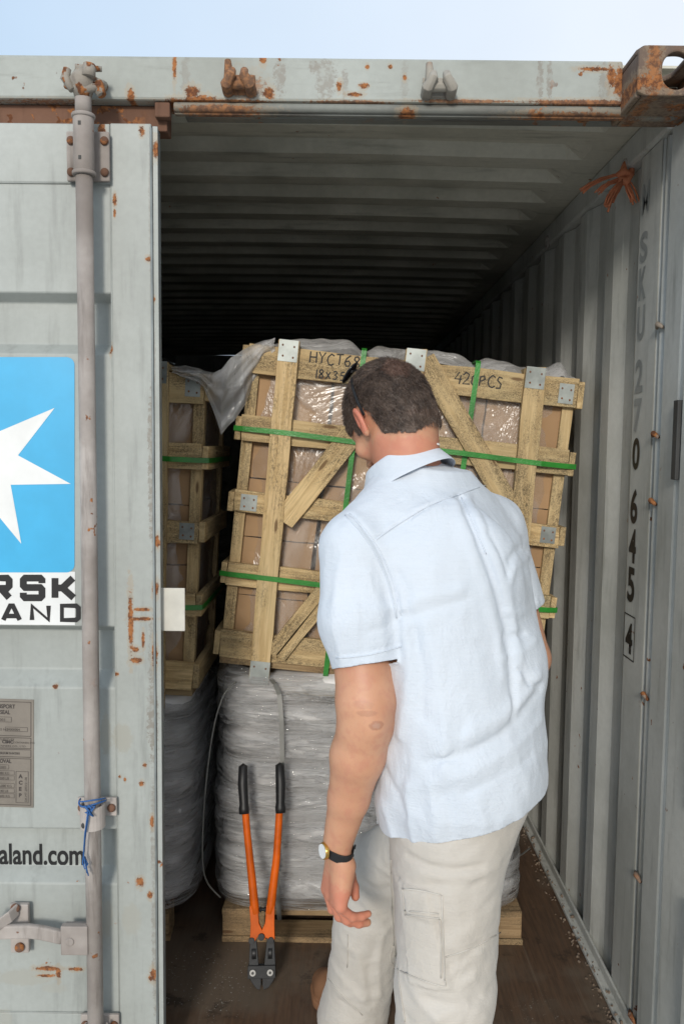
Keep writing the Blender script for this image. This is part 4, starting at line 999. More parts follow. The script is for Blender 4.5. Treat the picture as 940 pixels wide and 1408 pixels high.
# ================================================================== bolt cutter, jaws on the floor, handles against the sacks
def bolt_cutter():
    # drawn in its own plane: x across, y along (0 = jaw tip), z out of the plane; then leaned back
    tip = at(360, 1365, 2.20); tip.z = .004; top = at(360, 1050, 2.385); Ln = (top-tip).length
    yv = (top-tip).normalized(); xv = Vector((1, 0, 0)); xv = (xv-yv*xv.dot(yv)).normalized(); zv = xv.cross(yv)
    c = root('bolt_cutter', 'bolt cutter with orange arms and black grips leaning against the wrapped sacks', 'bolt cutter', tip)
    Bm = Matrix(((xv.x, yv.x, zv.x, tip.x), (xv.y, yv.y, zv.y, tip.y), (xv.z, yv.z, zv.z, tip.z), (0, 0, 0, 1)))
    S = Ln/316.0                                  # photo pixels along the tool -> metres
    def add(name, bm, mat, par=c, **k): bm.transform(Bm @ Matrix.Scale(S, 4)); return obj(name, finish(bm), mat, par, **k)
    Y = lambda py: 1366-py
    for s, xs in ((-1, ((331.5, 1056), (331, 1085), (333, 1118))), (1, ((387.5, 1056), (388.5, 1085), (388, 1118)))):
        X = lambda px: px-360
        arm = bmesh.new()
        pl = ([(334.5, 1112), (338, 1150), (342, 1185), (345.5, 1215), (349, 1250), (351, 1262)] if s < 0 else [(387, 1112), (384.5, 1150), (382, 1185), (378, 1215), (373.5, 1250), (370.5, 1262)])
        tube(arm, [(X(a), Y(b), 0) for a, b in pl], [5.4, 5.4, 5.6, 6, 6.5, 5.5], 14)
        for v in arm.verts: v.co.z *= .85
        # flattened, boxy lower casting of the arm
        po = ([(342, 1250), (354, 1250), (356, 1274), (363, 1288), (366, 1296), (356, 1296), (354, 1292), (349, 1300), (343, 1297), (344, 1275)] if s < 0 else
              [(379, 1250), (367, 1250), (365, 1274), (359, 1286), (355, 1291.6), (363, 1293), (368, 1294), (373, 1300), (379, 1296), (378.5, 1275)])
        prism(arm, [(X(a), Y(b), -4+(.3 if s > 0 else 0)) for a, b in po], (0, 0, 8+(-.6 if s > 0 else 0)))
        ao = add('handle_arm', arm, M['orange'], bevel=.0012)
        g = bmesh.new(); tube(g, [(X(xs[0][0])+(-1 if s < 0 else 1)*2, Y(1050), 0), (X(xs[0][0])-(-1 if s < 0 else 1)*.0, Y(1053), 0), (X(xs[1][0]), Y(1080), 0), (X(xs[2][0]), Y(1108), 0), (X(xs[2][0]), Y(1114), 0), (X(xs[2][0])+.4, Y(1122), 0)],
                              [2.5, 6.8, 7.6, 6.8, 8.0, 7.6], 16)
        add('grip', g, M['rubber'], ao, smooth=True)
        # jaw half
        j = bmesh.new(); pj = ([(343, 1293), (352, 1293), (356, 1334), (341, 1334)] if s < 0 else [(368, 1293), (378, 1293), (380, 1334), (363, 1334)])
        prism(j, [(X(a), Y(b), -3) for a, b in pj], (0, 0, 5.6))
        pb = ([(341, 1334), (358.6, 1334), (359, 1354), (357, 1363), (352, 1361), (345, 1352), (341, 1344)] if s < 0 else [(380, 1334), (361.5, 1334), (361.3, 1354), (363, 1363), (370, 1360), (377, 1351), (380, 1343)])
        prism(j, [(X(a), Y(b), -2.9) for a, b in pb], (0, 0, 5.6))
        jo = add('jaw', j, M['black_metal'], bevel=.0012)
        e = bmesh.new(); prism(e, [(X(a), Y(b), 2.75) for a, b in ([(353, 1352), (358.8, 1340), (358.8, 1356), (357, 1362)] if s < 0 else [(367, 1352), (361.4, 1340), (361.4, 1356), (363, 1362)])], (0, 0, .6))
        add('cutting_edge', e, M['black_metal'], jo)
        sl = bmesh.new(); tube(sl, [(X(348.5 if s < 0 else 372.5), Y(1308), 2.7), (X(348.8 if s < 0 else 372), Y(1322), 2.7)], 3.2, 10)
        for v in sl.verts: v.co.z = 2.7+(v.co.z-2.7)*.2
        add('jaw_slot', sl, M['rubber'], jo)
        for bx, by, r in ((345.5 if s < 0 else 373.5, 1297, 4.6),):
            b = bmesh.new(); tube(b, [(X(bx), Y(by), -5.5), (X(bx), Y(by), 6)], r, 10); add('pivot_bolt', b, M['black_metal'], ao, bevel=.0006)
    p = bmesh.new(); prism(p, [(-20, Y(1330), 3), (20, Y(1330), 3), (20, Y(1347), 3), (-20, Y(1347), 3)], (0, 0, 3)); 
    pl_ = add('jaw_plate', p, M['black_metal'], bevel=.001)
    p = bmesh.new(); prism(p, [(-20, Y(1330), -6.2), (20, Y(1330), -6.2), (20, Y(1347), -6.2), (-20, Y(1347), -6.2)], (0, 0, 3)); add('jaw_plate', p, M['black_metal'], bevel=.001)
    for bx in (347.5, 372.5):
        b = bmesh.new(); tube(b, [(bx-360, Y(1339), -7), (bx-360, Y(1339), 8)], 4.8, 14); add('bolt', b, M['steel'], pl_, bevel=.0008)
        b = bmesh.new(); tube(b, [(bx-360, Y(1339), 8.05), (bx-360, Y(1339), 8.5)], 2.0, 8); add('bolt_socket', b, M['rubber'], pl_)
    b = bmesh.new(); tube(b, [(-.3, Y(1292), -6.4), (-.3, Y(1292), 7)], 5, 12); add('pivot_bolt', b, M['black_metal'], bevel=.0008)
    b = bmesh.new(); tube(b, [(-4, Y(1256), 0), (8, Y(1256), 0)], 2.4, 8); tube(b, [(-3, Y(1256), 0), (-.8, Y(1256), 0)], 4, 10); tube(b, [(3.8, Y(1256), 0), (6, Y(1256), 0)], 4, 10); add('stop_bolt', b, M['black_metal'])
    return c
bolt_cutter()
# ================================================================== the man
class G_: pass
def nrm(v): v = np.asarray(v, float); return v/np.linalg.norm(v)
def A3(v): return np.array([v[0], v[1], v[2]], float)
def smin(a, b, k): h = np.clip(.5+.5*(b-a)/k, 0, 1); return b*(1-h)+a*h-k*h*(1-h)
def smax(a, b, k): return -smin(-a, -b, k)
def cone(P, a, b, r1, r2, flat=None):
    """round cone; flat=(axis, factor) squeezes the section along an axis"""
    a = np.asarray(a, float); b = np.asarray(b, float); ba = b-a; pa = P-a
    t = np.clip(pa@ba/ba.dot(ba), 0, 1); q = pa-t[:, None]*ba
    if flat is not None:
        ax = nrm(flat[0]); s = q@ax; q = q+ax*((1/flat[1]-1)*s)[:, None]
        return (np.linalg.norm(q, axis=1)-(r1+(r2-r1)*t))*min(1, .5+.5*flat[1])
    return np.linalg.norm(q, axis=1)-(r1+(r2-r1)*t)
def chain(P, pts, k=.0, **kw):
    d = None
    for (a, r1), (b, r2) in zip(pts, pts[1:]):
        e = cone(P, a, b, r1, r2, **kw); d = e if d is None else (smin(d, e, k) if k else np.minimum(d, e))
    return d
def ell(P, c, r, R=None):
    q = P-np.asarray(c, float)
    if R is not None: q = q@R              # columns of R = axes
    r = np.asarray(r, float); k0 = np.linalg.norm(q/r, axis=1); k1 = np.linalg.norm(q/(r*r), axis=1)
    return np.where(k1 > 1e-9, k0*(k0-1)/np.maximum(k1, 1e-9), -r.min())
def vnoise(P, s, seed=0):
    """smooth value noise, vectorised"""
    Q = P*s+seed*17.13; I = np.floor(Q).astype(np.int64); f = Q-I; f = f*f*(3-2*f); out = 0
    for dx in (0, 1):
        for dy in (0, 1):
            for dz in (0, 1):
                h = (I[:, 0]+dx)*374761393+(I[:, 1]+dy)*668265263+(I[:, 2]+dz)*2147483647+seed*974634777
                h = (h ^ (h >> 13))*1274126177; h = ((h ^ (h >> 16)) & 0xffff)/65535.0
                w = (f[:, 0] if dx else 1-f[:, 0])*(f[:, 1] if dy else 1-f[:, 1])*(f[:, 2] if dz else 1-f[:, 2])
                out = out+h*w
    return out*2-1
def nets(fn, lo, hi, h, slack=1.5):
    B = 8; lo = np.array(lo, float); n = np.ceil((np.array(hi)-lo)/(h*B)).astype(int)
    bi = np.stack(np.meshgrid(*[np.arange(k) for k in n], indexing='ij'), -1).reshape(-1, 3)
    d = fn(lo+(bi*B+B/2)*h); bi = bi[np.abs(d) < B*h*.87*slack+.004]
    off = np.stack(np.meshgrid(*[np.arange(9)]*3, indexing='ij'), -1).reshape(-1, 3)
    N = n*B+2; VK = []; VP = []; E = [[], [], []]; key = lambda g: (g[..., 0]*N[1]+g[..., 1])*N[2]+g[..., 2]
    for s in range(0, len(bi), 600):
        b = bi[s:s+600]; g = b[:, None, :]*B+off[None]; val = fn((lo+g.reshape(-1, 3)*h)).reshape(len(b), 9, 9, 9)
        ins = val < 0
        c = np.zeros((len(b), 8, 8, 8), int)
        for dx in (0, 1):
            for dy in (0, 1):
                for dz in (0, 1): c += ins[:, dx:dx+8, dy:dy+8, dz:dz+8]
        q = np.argwhere((c > 0) & (c < 8)); 
        if not len(q): continue
        acc = np.zeros((len(q), 3)); cnt = np.zeros(len(q))
        for ax in range(3):
            for u in (0, 1):
                for v in (0, 1):
                    o = [0, 0, 0]; o[(ax+1) % 3] = u; o[(ax+2) % 3] = v; o2 = list(o); o2[ax] = 1
                    a = val[q[:, 0], q[:, 1]+o[0], q[:, 2]+o[1], q[:, 3]+o[2]]; bb = val[q[:, 0], q[:, 1]+o2[0], q[:, 2]+o2[1], q[:, 3]+o2[2]]
                    m = (a < 0) != (bb < 0); t = np.where(m, a/np.where(m, a-bb, 1), 0)
                    pt = np.tile(np.array(o, float), (len(q), 1)); pt[:, ax] += t; acc[m] += pt[m]; cnt[m] += 1
        cg = b[q[:, 0]]*B+q[:, 1:]; VK.append(key(cg)); VP.append(lo+(cg+acc/cnt[:, None])*h)
        for ax in range(3):
            sl = [slice(None), slice(0, 8), slice(0, 8), slice(0, 8)]; s2 = list(sl); s2[ax+1] = slice(1, 9)
            A = ins[tuple(sl)]; Bm_ = ins[tuple(s2)]; e = np.argwhere(A != Bm_)
            if len(e): E[ax].append(np.hstack([b[e[:, 0]]*B+e[:, 1:], A[e[:, 0], e[:, 1], e[:, 2], e[:, 3]][:, None]]))
    VK = np.concatenate(VK); VP = np.concatenate(VP); o = np.argsort(VK); VK = VK[o]; VP = VP[o]; F = []
    for ax in range(3):
        if not E[ax]: continue
        e = np.concatenate(E[ax]); g = e[:, :3]; u, v = (ax+1) % 3, (ax+2) % 3; idx = []; ok = np.ones(len(g), bool)
        for du, dv in ((-1, -1), (0, -1), (0, 0), (-1, 0)):
            gg = g.copy(); gg[:, u] += du; gg[:, v] += dv; kk = key(gg); i = np.clip(np.searchsorted(VK, kk), 0, len(VK)-1); ok &= VK[i] == kk; idx.append(i)
        q = np.stack(idx, 1); fl = e[:, 3] == 0; q[fl] = q[fl][:, ::-1]; F.append(q[ok])
    return VP, np.concatenate(F)
def relax(Vx, F, it=1, lam=.5):
    for _ in range(it):
        s = np.zeros_like(Vx); c = np.zeros(len(Vx))
        for k in range(4):
            a, b = F[:, k], F[:, (k+1) % 4]; np.add.at(s, a, Vx[b]); np.add.at(s, b, Vx[a]); np.add.at(c, a, 1); np.add.at(c, b, 1)
        Vx = Vx+lam*(s/np.maximum(c, 1)[:, None]-Vx)
    return Vx
def clip(Vx, F, g):
    """keep the part of a quad mesh where g > 0, cutting the faces that straddle"""
    cnt = (g[F] > 0).sum(1); full = [tuple(f) for f in F[cnt == 4].tolist()]; V2 = Vx.tolist(); cache = {}
    for f in F[(cnt > 0) & (cnt < 4)].tolist():
        out = []
        for k in range(4):
            a, b = f[k], f[(k+1) % 4]
            if g[a] > 0: out.append(a)
            if (g[a] > 0) != (g[b] > 0):
                key_ = (min(a, b), max(a, b))
                if key_ not in cache:
                    i, j = key_; t = g[i]/(g[i]-g[j]); t = min(max(t, .02), .98); V2.append((Vx[i]+(Vx[j]-Vx[i])*t).tolist()); cache[key_] = len(V2)-1
                out.append(cache[key_])
        if len(out) > 2: full.append(tuple(out))
    V2 = np.array(V2); used = sorted({i for f in full for i in f}); mp = {u: i for i, u in enumerate(used)}
    return V2[used], [tuple(mp[i] for i in f) for f in full]
def pymesh(name, Vx, F, mat, parent, thick=0, label=None):
    me = bpy.data.meshes.new(name); me.from_pydata([tuple(v) for v in Vx], [], [tuple(int(i) for i in f) for f in F]); me.update()
    o = obj(name, me, mat, parent, smooth=True, label=label)
    if thick: s = o.modifiers.new('thickness', 'SOLIDIFY'); s.thickness = thick; s.offset = -1
    return o
def hit(fn, px, py, Y0=1.1, Y1=2.5):
    a = A3(at(px, py, Y0)); b = A3(at(px, py, Y1)); d = nrm(b-a); t = 0
    for _ in range(120):
        s = float(fn((a+d*t)[None])[0]); t += max(s*.7, .0004)
        if abs(s) < .0006 or t > 1.6: break
    return a+d*t
def hits(fn, pxs, Y0=1.1, Y1=2.5):
    a = np.array([A3(at(x, y, Y0)) for x, y in pxs]); b = np.array([A3(at(x, y, Y1)) for x, y in pxs]); d = b-a; d /= np.linalg.norm(d, axis=1)[:, None]; t = np.zeros(len(a))
    for _ in range(150):
        s = fn(a+d*t[:, None]); t = np.where((np.abs(s) > .0004) & (t < 1.5), t+s*.6, t)
    return a+d*t[:, None]
def dense(px, step=6):
    out = []
    for (x0, y0), (x1, y1) in zip(px, px[1:]):
        n = max(1, int(math.hypot(x1-x0, y1-y0)/step)); out += [(x0+(x1-x0)*k/n, y0+(y1-y0)*k/n) for k in range(n)]
    return out+[px[-1]]
def smooth_px(px, n=5):
    out = []
    for i in range(len(px)-1):
        a, b, c, d = [np.array(px[min(max(j, 0), len(px)-1)], float) for j in (i-1, i, i+1, i+2)]
        for k in range(n): t = k/n; out.append(tuple(.5*((2*b)+(c-a)*t+(2*a-5*b+4*c-d)*t*t+(3*b-a-3*c+d)*t*t*t)))
    return out+[px[-1]]
def seg_field(P, pts):
    """distance to a polyline"""
    d = None
    for a, b in zip(pts, pts[1:]):
        ba = b-a; pa = P-a; t = np.clip(pa@ba/max(ba.dot(ba), 1e-9), 0, 1); e = np.linalg.norm(pa-t[:, None]*ba, axis=1); d = e if d is None else np.minimum(d, e)
    return d

TH = math.radians(40)
fwd = np.array([-math.sin(TH), math.cos(TH), 0]); lat = np.array([math.cos(TH), math.sin(TH), 0]); UP = np.array([0, 0, 1.])  # lat = his right
def W3(px, py, Y): return A3(at(px, py, Y))
shL = W3(487, 752, 1.56); elL = W3(502, 988, 1.485); wrL = W3(465, 1166, 1.545)
shR = shL+lat*.395+UP*.015; elR = W3(728, 905, 1.84); wrR = elR+fwd*.25+UP*.0+lat*-.05
neckB = W3(562, 652, 1.695); headC = W3(533, 574, 1.735)
hipL = W3(612, 1160, 1.515); hipR = hipL+np.array([.075, .135, .0])
kneeL = np.array([.195, 1.50, .35]); ankL = np.array([.20, 1.53, -.07])
kneeR = np.array([.085, 1.965, .46]); ankR = np.array([.056, 2.035, .095])
# head frame: yaw to his left, pitch down, slight roll
yawH = math.radians(33); pit = math.radians(42)
hR = Matrix.Rotation(yawH, 3, 'Z') @ Matrix.Rotation(-pit, 3, 'X') @ Matrix.Rotation(math.radians(-6), 3, 'Y')
HR = np.array(hR)                          # columns: right, forward, up of the head
def hp(x, y, z): return headC+HR@np.array([x, y, z])
HS = .94
def sd_head(P, hair=False):
    q = (P-headC)@HR/HS
    d = ell(q, (0, -.012, .028), (.0775, .099, .088))
    d = smin(d, ell(q, (0, .028, -.022), (.062, .070, .092)), .03)
    d = smin(d, ell(q, (0, -.055, -.01), (.062, .052, .062)), .03)
    if hair: return d*HS
    x = np.abs(q[:, 0]); m = q.copy(); m[:, 0] = x
    d = smin(d, cone(m, (.050, -.005, -.060), (.012, .078, -.108), .020, .018), .028)      # jaw
    d = smin(d, cone(q, (0, .082, -.106), (0, .084, -.100), .018, .018), .02)              # chin
    d = smin(d, cone(m, (.0, .088, .022), (.035, .078, .018), .012, .010), .015)           # brow
    d = smin(d, ell(m, (.040, .070, -.028), (.024, .022, .022)), .015)                     # cheek
    d = smax(d, -ell(m, (.031, .102, .000), (.017, .018, .013)), .012)                     # eye socket
    d = smin(d, ell(m, (.031, .078, .000), (.0125, .0125, .0125)), .003)                   # eye
    d = smin(d, cone(m, (.020, .089, .0085), (.042, .080, .007), .0032, .0030), .004)      # lid
    d = smin(d, cone(q, (0, .096, .010), (0, .120, -.036), .0075, .0115), .010)            # nose
    d = smin(d, ell(m, (.012, .106, -.040), (.0085, .010, .008)), .006)
    d = smin(d, cone(m, (0, .1, -.064), (.020, .092, -.066), .0055, .0035), .007)          # lips
    d = smin(d, cone(m, (0, .099, -.074), (.017, .092, -.072), .006, .0035), .007)
    d = smax(d, -cone(m, (0, .106, -.069), (.024, .096, -.069), .0012, .001), .003)
    # ear: a tilted shell with a rim and a hollow
    e = m-np.array([.083, -.004, -.012]); a = math.radians(24); c, s = math.cos(a), math.sin(a)
    ex, ey, ez = e[:, 0]*c-(-e[:, 1])*s*1, -e[:, 1], e[:, 2]
    un = e[:, 0]*c+e[:, 1]*s; ut = -e[:, 0]*s+e[:, 1]*c; ez2 = ez+ut*.22
    E3 = np.stack([un, ut, ez2], 1)
    ear = ell(E3, (.004, -.006, 0), (.0075, .018, .032)); ear = smin(ear, ell(E3, (.003, .000, -.026), (.006, .010, .011)), .008)
    ear = smax(ear, -ell(E3, (.012, -.004, .003), (.0075, .011, .021)), .003)
    ear = smin(ear, cone(E3, (.003, .008, -.005), (.005, .004, .004), .004, .003), .004)
    d = smin(d, ear, .006)
    return d*HS
# left hand frame
pd = nrm(np.array([.88, .47, 0])); td = nrm(np.array([-.42, .90, .05])); dn = np.array([0, 0, -1.])
kn = W3(459, 1236, 1.545)
def hand_parts(w, kn, pd, td, dn, curl=1.0):
    parts = []
    L = {'index': (.033, .004, .044, .026, .022, .0098), 'middle': (.011, .000, .049, .030, .023, .0102), 'ring': (-.012, -.004, .047, .030, .024, .0098), 'little': (-.032, -.012, .035, .020, .020, .0086)}
    for i, (nme, (o, up, a, b, c, r)) in enumerate(L.items()):
        m0 = kn+td*o-dn*(-up*-1)*1+dn*up
        cu = {'index': .30, 'middle': .38, 'ring': .52, 'little': .80}[nme]*curl
        d1 = nrm(dn*math.cos(cu)+pd*math.sin(cu)); d2 = nrm(dn*math.cos(cu+.55)+pd*math.sin(cu+.55)); d3 = nrm(dn*math.cos(cu+.85)+pd*math.sin(cu+.85))
        p1 = m0+d1*a; p2 = p1+d2*b; p3 = p2+d3*(c-.004)
        parts.append((m0-dn*.02, m0, p1, p2, p3, r))
    return parts
def sd_hand(P, w, kn, pd, td, dn, curl=1.0, thumb=None):
    d = None
    for q0, m0, p1, p2, p3, r in hand_parts(w, kn, pd, td, dn, curl):
        palm = cone(P, w+(m0-kn)*.55+dn*.018, m0-dn*.004, .0155, .0125)
        d = palm if d is None else smin(d, palm, .016)
    d = smin(d, cone(P, w+dn*.03+pd*.012-td*.018, kn-dn*.03-td*.022+pd*.010, .015, .013), .02)   # heel of the hand
    for q0, m0, p1, p2, p3, r in hand_parts(w, kn, pd, td, dn, curl):
        f = np.minimum(np.minimum(cone(P, m0, p1, r*1.08, r), cone(P, p1, p2, r*1.0, r*.93)), cone(P, p2, p3, r*.95, r*.80))
        f = smin(f, ell(P, p1, (r*1.12,)*3), .003); f = smin(f, ell(P, p2, (r*1.02,)*3), .003)
        d = smin(d, f, .005)
    t = thumb; th = smin(smin(cone(P, t[0], t[1], .017, .0125), cone(P, t[1], t[2], .0118, .0108), .006), cone(P, t[2], t[3], .0108, .0085), .003)
    return smin(d, th, .012)
thL = [W3(468, 1184, 1.57), W3(480, 1203, 1.585), W3(486, 1220, 1.585), W3(488.5, 1233, 1.58)]
dnR = nrm(wrR-elR); pdR = np.array([0, 0, -1.]); tdR = nrm(np.cross(dnR, pdR)); tdR = -tdR if tdR[0] > 0 else tdR
knR = wrR+dnR*.095; thR = [wrR+dnR*.02+tdR*.02+pdR*.012, wrR+dnR*.06+tdR*.045+pdR*.02, wrR+dnR*.085+tdR*.052+pdR*.028, wrR+dnR*.105+tdR*.052+pdR*.034]
SL = [  # torso slices: z, x, y, half width (lateral), half depth
    (.60, .205, 1.57, .085, .095), (.76, .215, 1.572, .115, .118), (.86, .238, 1.575, .160, .138), (.95, .240, 1.578, .170, .136), (1.07, .232, 1.592, .168, .130), (1.18, .222, 1.620, .180, .130), (1.27, .208, 1.650, .192, .126), (1.34, .198, 1.672, .188, .112), (1.41, .190, 1.690, .130, .085), (1.47, .186, 1.70, .075, .06)]
SLa = np.array(SL)
def torso(P, grow=0.0, sl=SLa, ex=2.25):
    z = np.clip(P[:, 2], sl[0, 0], sl[-1, 0]); cx, cy, a, b = [np.interp(z, sl[:, 0], sl[:, k]) for k in (1, 2, 3, 4)]
    dx, dy = P[:, 0]-cx, P[:, 1]-cy; u = dx*lat[0]+dy*lat[1]; v = dx*fwd[0]+dy*fwd[1]; a = a+grow; b = b+grow
    r = (np.abs(u/a)**ex+np.abs(v/b)**ex)**(1/ex); d = (r-1)*np.minimum(a, b)*.95
    e = np.maximum(sl[0, 0]-P[:, 2], P[:, 2]-sl[-1, 0])
    return np.maximum(d, e)
def sd_body(P):
    d = torso(P, -.022)+.018*np.clip((.92-P[:, 2])/.08, 0, 1)
    d = smin(d, chain(P, [(neckB-UP*.07, .062), (shL+UP*.0, .050)]), .04); d = smin(d, chain(P, [(neckB-UP*.07, .062), (shR, .050)]), .04)
    nk = hp(0, -.035, -.055)
    d = smin(d, cone(P, neckB-UP*.04, nk, .068, .060), .03)
    d = smin(d, sd_head(P), .022)
    # arms
    midL = elL+(wrL-elL)*.28
    d = smin(d, chain(P, [(shL, .058), (shL*.45+elL*.55, .052), (elL+UP*.03, .053), (elL-UP*.01, .0495), (midL, .050), (elL*.4+wrL*.6, .0385), (wrL+UP*.015, .0295)], k=.012), .03)
    d = smin(d, ell(P, elL+np.array([.012, -.036, .004]), (.018, .017, .020)), .022)
    d = smin(d, sd_hand(P, wrL, kn, pd, td, dn, 1.0, thL), .014)
    d = smin(d, chain(P, [(shR, .056), (elR, .045), (elR+(wrR-elR)*.3, .044), (wrR, .030)], k=.012), .03)
    d = smin(d, sd_hand(P, wrR, knR, pdR, tdR, dnR, .6, thR), .014)
    # hips and legs
    d = smin(d, chain(P, [(hipL, .070), (kneeL, .056), (kneeL-UP*.12, .055), (ankL, .040)], k=.02), .05)
    d = smin(d, chain(P, [(hipR, .070), (kneeR, .056), (kneeR*.7+ankR*.3, .055), (ankR, .040)], k=.02), .05)
    d = smin(d, cone(P, ankL-UP*.04, ankL+fwd*.12-UP*.06, .034, .022), .02); fR = nrm([-.47, .88, 0])
    d = smin(d, cone(P, ankR-UP*.045, ankR+fR*.13-UP*.065, .034, .022), .02)
    return d
def skin_mat():
    n = NT('skin'); c = n.coord()
    col = n.mix(n.ramp(n.noise(c, 9, 4), .3, .7), (.62, .335, .205, 1), (.54, .27, .16, 1))
    col = n.mix(n.ramp(n.noise(c, 55, 3), .45, .7, 0, .35), col, (.50, .20, .14, 1))
    v_ = n.ramp(n.noise(n.coord((1, 1, .5)), 16, 5, .65, 1.0), .50, .60, 0, .28); col = n.mix(v_, col, (.50, .235, .15, 1))
    # redder hand, ear and neck; the bruised, scuffed elbow
    red = n.stains([(tuple(kn-PB+dn*.02), (.09, .09, .085), .6), (tuple(hp(-.1, 0, -.01)-PB), (.035, .04, .05), .8), (tuple(hp(.1, 0, -.01)-PB), (.035, .04, .05), .8), (tuple(neckB+UP*.03-PB), (.11, .12, .07), .45)], .3, 12)
    col = n.mix(red, col, (.56, .17, .11, 1))
    e1 = W3(517, 995, 1.44)-PB; e2 = W3(499, 968, 1.44)-PB; e3 = W3(486, 1058, 1.46)-PB
    col = n.mix(n.stains([(tuple(e1), (.015, .03, .010), .5), (tuple(e1+np.array([-.018, 0, .022])), (.020, .03, .007), .30), (tuple(e2), (.024, .03, .009), .16)], .4, 14), col, (.30, .13, .085, 1))
    col = n.mix(n.stains([(tuple(e1), (.009, .03, .007), .35)], .5, 90), col, (.50, .36, .30, 1))
    mo = n.t.nodes.new('ShaderNodeTexVoronoi'); n.link(c, mo.inputs['Vector']); mo.inputs['Scale'].default_value = 28
    col = n.mix(n.math('MULTIPLY', n.ramp(mo.outputs['Distance'], .05, .02, 0, .5), n.ramp(n.noise(c, 14, 1), .55, .6)), col, (.24, .10, .06, 1))
    h = n.math('ADD', n.noise(c, 420, 3, .6), n.noise(n.coord((1, 1, 3)), 60, 3))
    n.set(col, .48, n.bump(h, .35, .0009)); n.p.inputs['Subsurface Weight'].default_value = .18
    n.p.inputs['Subsurface Radius'].default_value = (.012, .005, .003); n.p.inputs['Subsurface Scale'].default_value = 1.0
    return n.m
PB = np.array([.20, 1.53, -.16])
person = root('person', 'man seen from behind in pale blue short sleeved shirt and off white cargo trousers', 'person', tuple(PB))
M['skin'] = skin_mat()
Vb, Fb = nets(sd_body, (-.20, 1.30, -.17), (.56, 2.42, 1.80), .003); Vb = relax(Vb, Fb, 1, .4)
pymesh('body', Vb, Fb, M['skin'], person)

# ---- hair: a short cropped cap over the scalp, with strands
def hair_region(P):
    q = (P-headC)@HR/HS; x, y, z = np.abs(q[:, 0]), q[:, 1], q[:, 2]
    g = np.where(y < -.01, z+.062+.10*np.clip(x-.03, 0, .1)*0, 9)                       # nape line
    nape = z+.104-.10*np.clip(x-.035, 0, .1); side = z-(-.002+.55*np.clip(y-.02, 0, 1))
    ear = np.sqrt(((y+.005)/.024)**2+((z+.008)/.034)**2)-1
    front = .030-.9*(y-.085)+(z-.055)*1.1
    behind = np.clip((-.030-y)/.015, 0, 1)
    s = np.where(x > .048, np.minimum(np.where(y < -.028, nape, z-.010+.35*np.clip(-(y+.0), 0, .03)), 1), nape)
    s = np.where((x > .045), np.minimum(s, np.where(y > -.045, ear*.03, 9)), s)
    side_burn = (x > .055) & (y > .012) & (y < .036) & (z > -.03)
    s = np.where(side_burn, np.maximum(s, .004), s)
    return np.minimum(s, front*.6)
def sd_hair(P):
    t = .0042+.0016*vnoise(P, 75, 3)+.0010*vnoise(P, 190, 5); q = (P-headC)@HR/HS
    d = sd_head(P, True)
    return smin(d, cone(P, neckB-UP*.02, hp(0, -.035, -.055), .068, .060), .022)-t
lo = headC-.16; hi = headC+.16
Vh, Fh = nets(sd_hair, lo, hi, .0035); gh = hair_region(Vh)+.005*vnoise(Vh, 60, 1)+.006*vnoise(Vh, 190, 2)
Vh2, Fh2 = clip(Vh, Fh, gh)
rngh = np.random.RandomState(5)
def grads(fn, P, e=.001):
    g = np.stack([fn(P+np.eye(3)[k]*e)-fn(P-np.eye(3)[k]*e) for k in range(3)], 1); return g/np.linalg.norm(g, axis=1)[:, None]
cand = Vh[rngh.randint(0, len(Vh), 80000)]+rngh.normal(0, .0012, (80000, 3)); cr_ = hit(lambda P: sd_head(P, True), 545, 506)
dc = np.linalg.norm(cand-cr_, axis=1); keep = (hair_region(cand) > -.004+.010*rngh.rand(len(cand))) & (rngh.rand(len(cand)) < np.clip(dc/.03, .8, 1))
cand = cand[keep][:34000]; nn_ = grads(lambda P: sd_head(P, True), cand)
comb = np.tile(HR@np.array([0, -.15, -1.]), (len(cand), 1)); q_ = (cand-headC)@HR
comb = np.where((q_[:, 2] > .06)[:, None], (cand-cr_)/np.maximum(dc[keep][:34000], .01)[:, None]*1.0, comb)
comb = comb-nn_*(comb*nn_).sum(1)[:, None]; comb /= np.linalg.norm(comb, axis=1)[:, None]+1e-6
dr = nn_*(.30+.22*rngh.rand(len(cand), 1))+comb*.9+rngh.normal(0, .20, cand.shape); dr /= np.linalg.norm(dr, axis=1)[:, None]
ln = (.005+.006*rngh.rand(len(cand), 1))*np.clip((hair_region(cand)[:, None]+.012)/.03, .3, 1); sd_ = np.cross(dr, rngh.normal(0, 1, cand.shape)); sd_ /= np.linalg.norm(sd_, axis=1)[:, None]
b0 = len(Vh2); r_ = cand+nn_*.001
mid = r_+dr*ln*.55+nn_*.0004; tip_ = r_+dr*ln+comb*ln*.25-UP*.0008
SV = np.stack([r_-sd_*.00030, r_+sd_*.00030, mid+sd_*.00026, mid-sd_*.00026, tip_], 1).reshape(-1, 3)
SF = []
for i in range(len(cand)): k = b0+i*5; SF += [(k, k+1, k+2, k+3), (k+3, k+2, k+4)]
